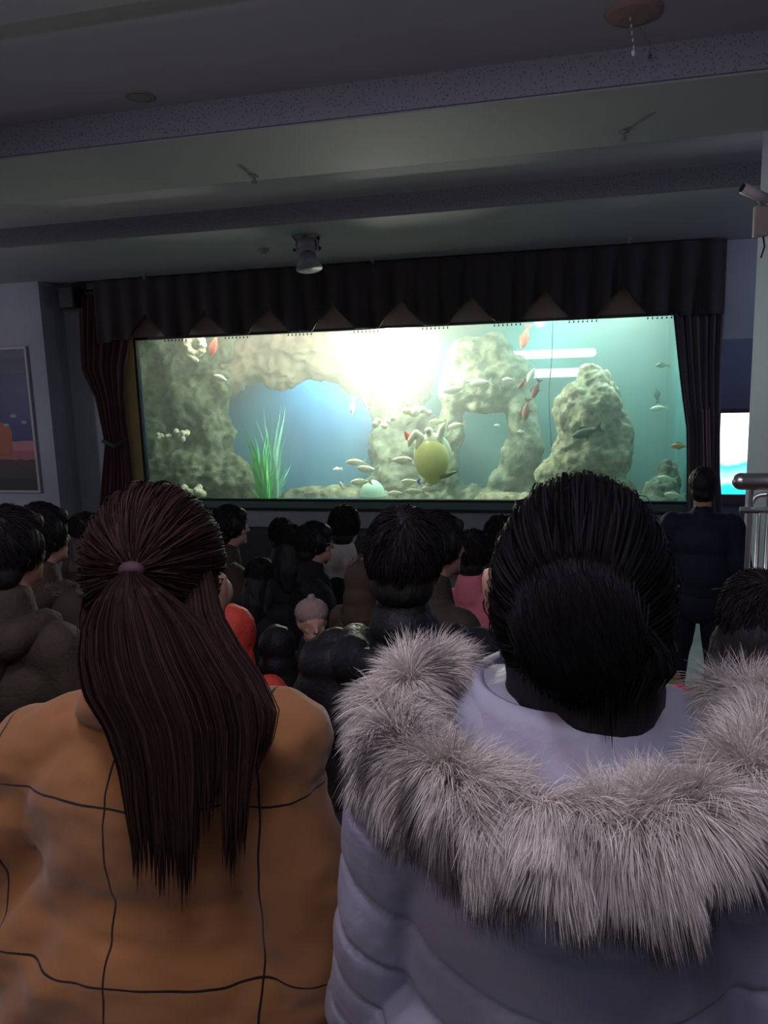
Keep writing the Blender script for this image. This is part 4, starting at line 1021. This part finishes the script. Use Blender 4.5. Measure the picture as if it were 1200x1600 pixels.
lx = gridline(sx.outputs['X'], gx0+.011, gx1-gx0); lz = gridline(sx.outputs['Z'], gz0+.011, gz0-gz1)
ln = mth('MAXIMUM', lx, lz)
nn = n_.new('ShaderNodeTexNoise'); nn.inputs['Scale'].default_value = 3; nn.inputs['Detail'].default_value = 8; l_.new(tc.outputs['Object'], nn.inputs['Vector'])
cr = n_.new('ShaderNodeValToRGB'); cr.color_ramp.elements[0].color = (.33, .140, .052, 1); cr.color_ramp.elements[1].color = (.40, .178, .068, 1); l_.new(nn.outputs['Fac'], cr.inputs['Fac'])
mixc = n_.new('ShaderNodeMix'); mixc.data_type = 'RGBA'; l_.new(ln, mixc.inputs['Factor']); l_.new(cr.outputs['Color'], mixc.inputs['A']); mixc.inputs['B'].default_value = (.012, .010, .010, 1)
l_.new(mixc.outputs['Result'], b_.inputs['Base Color'])
fb = n_.new('ShaderNodeTexNoise'); fb.inputs['Scale'].default_value = 400; l_.new(tc.outputs['Object'], fb.inputs['Vector'])
bp = n_.new('ShaderNodeBump'); bp.inputs['Strength'].default_value = .25; bp.inputs['Distance'].default_value = .002; l_.new(fb.outputs['Fac'], bp.inputs['Height']); l_.new(bp.outputs['Normal'], b_.inputs['Normal'])
mb = MB()
def W(px, py, Y): return V(P(px, py, Y))
mb.ball((cx, 1.045, zA-.15), (.235, .135, .20), sub=4)
mb.ball((cx, 1.05, zA-.34), (.26, .145, .26), sub=4).ball((cx-.02, 1.05, seatA+.08), (.34, .185, .20), sub=4)
mb.chain([(cx-.225, 1.04, zA-.075), (cx-.11, 1.05, zA-.010), (cx, 1.05, zA+.015), (cx+.11, 1.05, zA+.015), (cx+.225, 1.05, zA-.005)], [.085, .075, .075, .075, .088])
for ar in armsA: mb.chain(ar, [.090, .084, .060])
def coat_fold(co, no):
    z = co[:, 2]; x = co[:, 0]-cx
    f = .013*nz(co*np.array([.7, .7, 1.4]), 6, 3, 3)
    f += .010*np.sin((z*1.0+np.abs(x+.05)*1.1)*38)*np.clip((-.02-x)*6, 0, 1)*np.clip((1.62-z)*5, 0, 1)
    return f+.004*nz(co, 16, 5, 2)
coat = world_child('coat', blob(mb, .008, 6, 'coat', coat_fold), cm, wa)
arrange(TR, 'trousers', navy, wa); arrange(SHL, 'shoe', blk, wa); arrange(SHR, 'shoe', blk, wa)
# rolled collar
mb = MB(); mb.chain([(cx-.085, 1.09, zA+.035), (cx-.06, 1.00, zA+.055), (cx+.02, .975, zA+.06), (cx+.09, 1.01, zA+.05), (cx+.11, 1.10, zA+.04)], [.034]*5)
world_child('collar', blob(mb, .008, 5, 'collar', fold(.005, 14, 3)), cm, wa)
# hair shell over the skull
hcA = np.array([P(243, 880, YA)[0], YA+.005, tA[2]-.122]); RA = np.array([.100, .116, .125])
mb = MB(); mb.ball(hcA, RA, sub=5); mb.ball(hcA+np.array([-.0, -.02, -.055]), (.088, .090, .095), sub=4)
cap_o = world_child('hair', blob(mb, .008, 4, 'hair', lambda co, no: .003*nz(co, 30, 3, 2)), hair_brown_m, wa)
T0 = P(203, 893, .935)
# strands swept back into the tie
n = 15000; r = np.random.default_rng(8)
th = r.uniform(0, 2*np.pi, n); zc = r.uniform(-.75, 1, n); q = np.sqrt(1-zc**2)
d = np.stack([q*np.cos(th), q*np.sin(th), zc], 1); d = d[(d[:, 1] < .62)]; n = len(d)
Td = (T0-hcA)/RA; Td /= np.linalg.norm(Td); K = 12
paths = np.zeros((n, K, 3)); om = np.arccos(np.clip(d@Td, -.999, .999)); so = np.sin(om)[:, None]
lay = r.uniform(.99, 1.045, n)[:, None]; wob = r.normal(0, .012, (n, 3))
sub = (Vector((0, 0, 0)))
for k in range(K):
    u = k/(K-1)
    dd = (np.sin((1-u)*om)[:, None]*d+np.sin(u*om)[:, None]*Td)/so
    paths[:, k] = hcA+dd*RA*(lay+.012*math.sin(u*math.pi))+wob*math.sin(u*math.pi)*.35
hcol = np.array([.034, .0155, .0135])
vr = np.clip(r.normal(1, .35, n), .3, 2.2)[:, None]*(1+.5*nz(d, 7, 3, 2))[:, None]
cols = hcol*vr
me = ribbons(paths, np.concatenate([[.0004], np.full(K-2, .0011), [.0008]]), cols, 'swept_strands', .45, side=d)
world_child('swept_strands', me, strand_m, cap_o)
# the tie
mb = MB(); mb.ball(T0+np.array([0, .004, 0]), (.020, .014, .014), sub=3); world_child('hair_tie', mb.mesh('hair_tie', True), mat('plum_elastic', (.06, .02, .035), .7), wa)
# ponytail: 3D guides spreading over the coat
rowsP = [ # py, x left, x right, depth Y, thickness
 (893, 193, 214, .925, .014), (925, 158, 262, .895, .045), (975, 133, 318, .880, .065), (1030, 129, 352, .865, .070), (1085, 140, 388, .855, .060), (1140, 172, 398, .850, .050),
 (1200, 190, 392, .845, .040), (1260, 196, 388, .838, .034), (1335, 205, 385, .832, .028)]
def pony(n, seed, xs=(0, 1), ymax=None, w=.0010, jitter=.006, colv=1.0, dy=0.0, rows=rowsP, tips=None):
    r = np.random.default_rng(seed); K = 18
    u = r.uniform(*xs, n); v = r.random(n); ymax = ymax or (lambda u: 1300+0*u)
    end = ymax(u)+r.normal(0, 26, n)-30*(r.random(n) < .12)
    ry = np.array([a[0] for a in rows], float); rl = np.array([a[1] for a in rows], float); rr_ = np.array([a[2] for a in rows], float); rd = np.array([a[3] for a in rows]); rt = np.array([a[4] for a in rows])
    clump = np.floor(u*26)/26+.5/26; uu = u
    out = np.zeros((n, K, 3))
    sw = r.normal(0, 1, n)*.02
    for k in range(K):
        t = k/(K-1); py = ry[0]+(end-ry[0])*t
        ue = uu*(1-.55*t**2)+clump*.55*t**2
        ue = ue+sw*math.sin(t*3.1)
        px = np.interp(py, ry, rl)*(1-ue)+np.interp(py, ry, rr_)*ue
        Y = np.interp(py, ry, rd)+np.interp(py, ry, rt)*v*(.6+.4*np.sin(np.pi*np.clip(ue, 0, 1)))-.012*np.sin(np.pi*np.clip(ue, 0, 1))+dy
        dx = (px-600)/FPX; dz = (py-800)/FPX
        dd = dx[:, None]*R2-dz[:, None]*U2+FW
        out[:, k] = CAM+dd*(Y/dd[:, 1])[:, None]
    vr = np.clip(r.normal(1, .55, n), .2, 3)[:, None]*(1+.35*np.sin(u*61+2*np.sin(u*17)))[:, None]
    cols = np.array([.026, .0125, .0110] if colv == 1.0 else [.016, .014, .016])*vr*colv
    ww = np.concatenate([[.0009], np.full(K-5, 1.0)*w, [w*.9, w*.7, w*.45, w*.1]])
    return ribbons(out, ww, cols, 'ponytail', .5)
def endA(u):
    return 1290+45*np.sin(np.pi*np.clip(u*1.15, 0, 1))-95*((u > .58) & (u < .80))+18*np.sin(u*31)
pt = world_child('ponytail', pony(15000, 21, ymax=endA), strand_m, cap_o)
# underlying solid volume of the ponytail so the hair is not see-through
vs_, fs_ = [], []; nu = 24
py_list = list(range(900, 1236, 12))
for py in py_list:
    ry = [a[0] for a in rowsP]; l = np.interp(py, ry, [a[1]+9 for a in rowsP]); rr2 = np.interp(py, ry, [a[2]-9 for a in rowsP]); Yd = np.interp(py, ry, [a[3] for a in rowsP]); tt_ = np.interp(py, ry, [a[4] for a in rowsP])
    for k in range(nu):
        a = 2*math.pi*k/nu; x = (l+rr2)/2+(rr2-l)/2*math.cos(a); Y = Yd+tt_*.62-tt_*.42*math.sin(a)
        vs_.append(P(x, py, Y))
for j in range(len(py_list)-1):
    for k in range(nu): a = j*nu+k; b = j*nu+(k+1) % nu; fs_.append((a, b, b+nu, a+nu))
fs_.append(tuple(range(nu))); fs_.append(tuple((len(py_list)-1)*nu+k for k in range(nu)))
me = bpy.data.meshes.new('inner'); me.from_pydata(vs_, [], fs_); me.update(); me.shade_smooth()
world_child('inner_hair', me, hair_brown_m, cap_o)
# loose side hair falling from the right nape
rowsR = [(860, 262, 322, 1.05, .03), (960, 258, 344, .985, .05), (1010, 265, 372, .935, .055), (1060, 285, 408, .905, .045), (1110, 305, 432, .880, .035), (1160, 318, 425, .868, .028), (1220, 325, 395, .862, .022)]
me = pony(6500, 33, ymax=lambda u: 1195-55*u+12*np.sin(u*40), rows=rowsR)
world_child('loose_hair', me, strand_m, cap_o)
rowsL = [(860, 160, 235, 1.04, .03), (960, 128, 240, .955, .06), (1040, 128, 250, .90, .05), (1120, 150, 260, .885, .04), (1200, 190, 260, .87, .03)]
me = pony(4500, 35, ymax=lambda u: 1085+90*u, rows=rowsL)
world_child('loose_hair', me, strand_m, cap_o)

# ================================================================== FUR-HOODED WOMAN
YR = .87
tR = P(912, 744, YR); seatR = 1.165; sR = (tR[2]-seatR)/.905
cxb = P(880, 1200, .86)[0]; zs = P(900, 1100, .84)[2]
armsB = [[(cxb-.185, .87, zs-.13), (cxb-.215, .86, zs-.31), (cxb-.265, .93, zs-.52)], [(cxb+.185, .87, zs-.13), (cxb+.235, .87, zs-.36), (cxb+.22, 1.08, zs-.56)]]
wb = bpy.data.objects.new('person', custom_body(tR[0], YR-.02, seatR, sR, .10, armsB, [(P(820, 925, .87), P(778, 922, .87), .03, .018), (P(766, 902, .855), P(768, 945, .855), .013, .009), (P(766, 902, .855), P(780, 900, .865), .013, .011)])); COL.objects.link(wb)
wb.location = (tR[0], YR-.02, seatR); wb.scale = (sR, sR, sR); wb.rotation_euler = (0, 0, .10)
tag(wb, 'woman with pinned-up black hair and lavender puffer coat with a big fur-edged hood', 'person')
bpy.context.view_layer.update()
arrange(TR, 'trousers', jeans, wb); arrange(SHL, 'shoe', blk, wb); arrange(SHR, 'shoe', blk, wb)
lav = mat('lavender_shell', (.34, .33, .44), .5, (.38, .37, .48), 3, .22, 22, sheen=.1)
lav_in = mat('lavender_lining', (.40, .39, .52), .6, (.45, .43, .56), 3, .25, 25)
hcB = np.array([tR[0]-.002, YR+.005, tR[2]-.132]); RB = np.array([.097, .118, .130])
mb = MB(); mb.ball(hcB, RB*.985, sub=5).ball(hcB+np.array([0.0, -.015, -.07]), (.086, .092, .09), sub=4).cap(hcB+np.array([.01, -.03, -.10]), hcB+np.array([.012, -.030, -.150]), .084, .074).ball(hcB+np.array([-.03, -.02, -.12]), .060).ball(hcB+np.array([.035, -.02, -.12]), .060)
hb = world_child('hair', blob(mb, .008, 4, 'hair', lambda co, no: .003*nz(co*np.array([1, 1, .5]), 30, 6, 2)), hair_black_m, wb)
n = 13000; r = np.random.default_rng(18)
th = r.uniform(0, 2*np.pi, n); zc = r.uniform(-.8, 1, n); q = np.sqrt(1-zc**2)
d = np.stack([q*np.cos(th), q*np.sin(th), zc], 1); d = d[(d[:, 1] < .6)]; n = len(d)
TB = P(905, 985, .775); Td = (TB-hcB)/RB; Td /= np.linalg.norm(Td); K = 12
paths = np.zeros((n, K, 3)); om = np.arccos(np.clip(d@Td, -.999, .999)); so = np.sin(om)[:, None]; lay = r.uniform(.975, 1.02, n)[:, None]; wob = r.normal(0, .012, (n, 3))
for k in range(K):
    u = k/(K-1); dd = (np.sin((1-u)*om)[:, None]*d+np.sin(u*om)[:, None]*Td)/so
    paths[:, k] = hcB+dd*RB*(lay+.010*math.sin(u*math.pi))+wob*math.sin(u*math.pi)*.35
cols = np.array([.007, .006, .007])*np.clip(r.normal(1, .35, n), .3, 2.2)[:, None]
world_child('swept_strands', ribbons(paths, np.concatenate([[.0004], np.full(K-2, .0011), [.0008]]), cols, 'sw', .45, side=d), strand_m, hb)
# stray hairs on the crown
n = 420; th = r.uniform(0, 2*np.pi, n); zc = r.uniform(.0, 1, n); q = np.sqrt(1-zc**2); d = np.stack([q*np.cos(th), q*np.sin(th)*.9, zc], 1)
K = 6; paths = np.zeros((n, K, 3)); rv = r.normal(0, .5, (n, 3))
for k in range(K):
    u = k/(K-1); dd = d+rv*u*.45; dd /= np.linalg.norm(dd, axis=1, keepdims=True); paths[:, k] = hcB+dd*RB*(1.01+.09*u*r.random(n)[:, None])
world_child('stray_hairs', ribbons(paths, np.full(K, .00035), np.tile([[.02, .016, .016]], (n, 1)), 'stray', 1), strand_m, hb)
# bun at the nape
mb = MB(); bc = P(905, 985, .765)
for k in range(14):
    a = k*.45; mb.ball(bc+np.array([math.cos(a)*.032, -.008, math.sin(a)*.034]), (.028, .028, .028), sub=2)
mb.ball(bc, (.05, .032, .052), sub=3)
bun = world_child('bun', blob(mb, .007, 5, 'bun', lambda co, no: .004*nz(co*np.array([1, 1, .35]), 45, 6, 2)), hair_black_m, hb)
n = 2600; K = 8; a0 = r.uniform(0, 6.28, n); rad = .062*np.sqrt(r.random(n)); paths = np.zeros((n, K, 3)); dirx = r.normal(.25, .22, n)
for k in range(K):
    t = (k/(K-1)-.5)*.055; x = np.cos(a0)*rad+dirx*t; z = np.sin(a0)*rad-t*.9; q = np.sqrt(np.clip(1-(x**2+z**2)/.070**2, 0, 1))
    paths[:, k] = bc+np.stack([x, -.004-.040*q, z], 1)
world_child('bun_strands', ribbons(paths, [.0003]+[.0009]*6+[.0003], np.array([.010, .0085, .010])*np.clip(r.normal(1, .4, n), .3, 2.2)[:, None], 'bs', .5), strand_m, bun)
# lower nape hair spread inside the hood
rowsN = [(950, 870, 960, .80, .01), (985, 830, 1015, .775, .02), (1020, 812, 1045, .762, .02), (1050, 818, 1055, .757, .02), (1100, 866, 1020, .760, .02)]
world_child('nape_hair', pony(6000, 41, ymax=lambda u: 1020+48*np.sin(np.pi*u), rows=rowsN, colv=.42), strand_m, hb)
# puffer coat
mb = MB()
mb.ball((cxb, .87, zs-.14), (.20, .135, .17), sub=4).ball((cxb, .875, zs-.31), (.205, .150, .22), sub=4).ball((cxb, .88, zs-.50), (.25, .19, .20), sub=4)
mb.chain([(cxb-.165, .88, zs-.11), (cxb-.09, .89, zs-.065), (cxb+.09, .89, zs-.065), (cxb+.165, .88, zs-.11)], [.085, .080, .080, .085])
for ar in armsB: mb.chain(ar, [.080, .066, .066])
def seam_s(co):
    x = co[:, 0]-cxb
    return (co[:, 2]-(zs-.235)-.9*x*x+.10*x)/.085
def lavq(co, no):
    s_ = seam_s(co); f = -.007*np.exp(-((s_-np.round(s_))/.07)**2)+.003*np.abs(np.sin(s_*math.pi))
    return f+.006*nz(co*np.array([1, 1, .8]), 8, 5, 3)
wc = world_child('coat', blob(mb, .0060, 4, 'coat', lavq), lav, wb)
# hood: bowl from the rim down to the neck
rim = smooth_path([P(712, 1075, .92), P(655, 1072, .86), P(612, 1118, .80), P(628, 1180, .74), P(700, 1235, .69), P(800, 1285, .66), P(915, 1308, .645), P(1030, 1305, .645), P(1115, 1275, .66), P(1188, 1218, .70), P(1222, 1168, .76), P(1190, 1128, .84), P(1125, 1112, .90)], 96)
m_ = len(rim); base_c = P(945, 1175, .80); vs_, fs_ = [], []; NR = 14
inner = np.array([[cxb+.095*math.cos(a), .89+.105*math.sin(a), zs+.012] for a in np.linspace(math.radians(140), math.radians(400), m_)])
for i in range(m_):
    for j in range(NR):
        t = j/(NR-1); p = rim[i]*(1-t)+inner[i]*t; p = p.copy(); p[2] -= .075*math.sin(t*math.pi)**.8*(1-.3*t)
        p += .006*np.array([noise.noise(Vector(p)*18), noise.noise(Vector(p)*18+Vector((5, 0, 0))), noise.noise(Vector(p)*22+Vector((9, 2, 0)))])*math.sin(t*math.pi)*2.0
        vs_.append(p)
for i in range(m_-1):
    for j in range(NR-1): a = i*NR+j; fs_.append((a, a+1, a+NR+1, a+NR))
me = bpy.data.meshes.new('hood'); me.from_pydata(vs_, [], fs_); me.update(); me.shade_smooth()
hood = world_child('hood', me, lav_in, wb); s_ = hood.modifiers.new('s', 'SOLIDIFY'); s_.thickness = .012; s_.offset = -1
# thick underside of the hood
mb = MB()
for i in range(8, m_-8, 3):
    t = .42; p = rim[i]*(1-t)+inner[i]*t; p[2] -= .105; mb.ball(p, (.045, .045, .04), sub=2)
under = world_child('hood_shell', blob(mb, .009, 8, 'hs', fold(.005, 10, 2)), lav, wb)
def stripes(root, an, d):
    # dark guard-hair tufts: on the outer lower edge and in blotches on the left lobe
    low = np.clip((-d[:, 2]-.25)*1.6, 0, 1)*.9
    cx_ = nz(root, 24, 77, 2); left = np.clip((cxb-.06-root[:, 0])*14, 0, 1)
    blot = np.clip((cx_-.05)*9, 0, 1)*left
    return low*1.2+blot
rimf = rim.copy()
fur = make_fur(rimf, .026, .052, 110000, (.80, .72, .69), wb, dark=.18, seed=5, down=(.10, -.12, -1.0), flow=lambda q: np.tile([[0, 0, -.25]], (len(q), 1)), stripes=stripes, wdt=.00042, world=True)
fur.name = 'fur_trim'
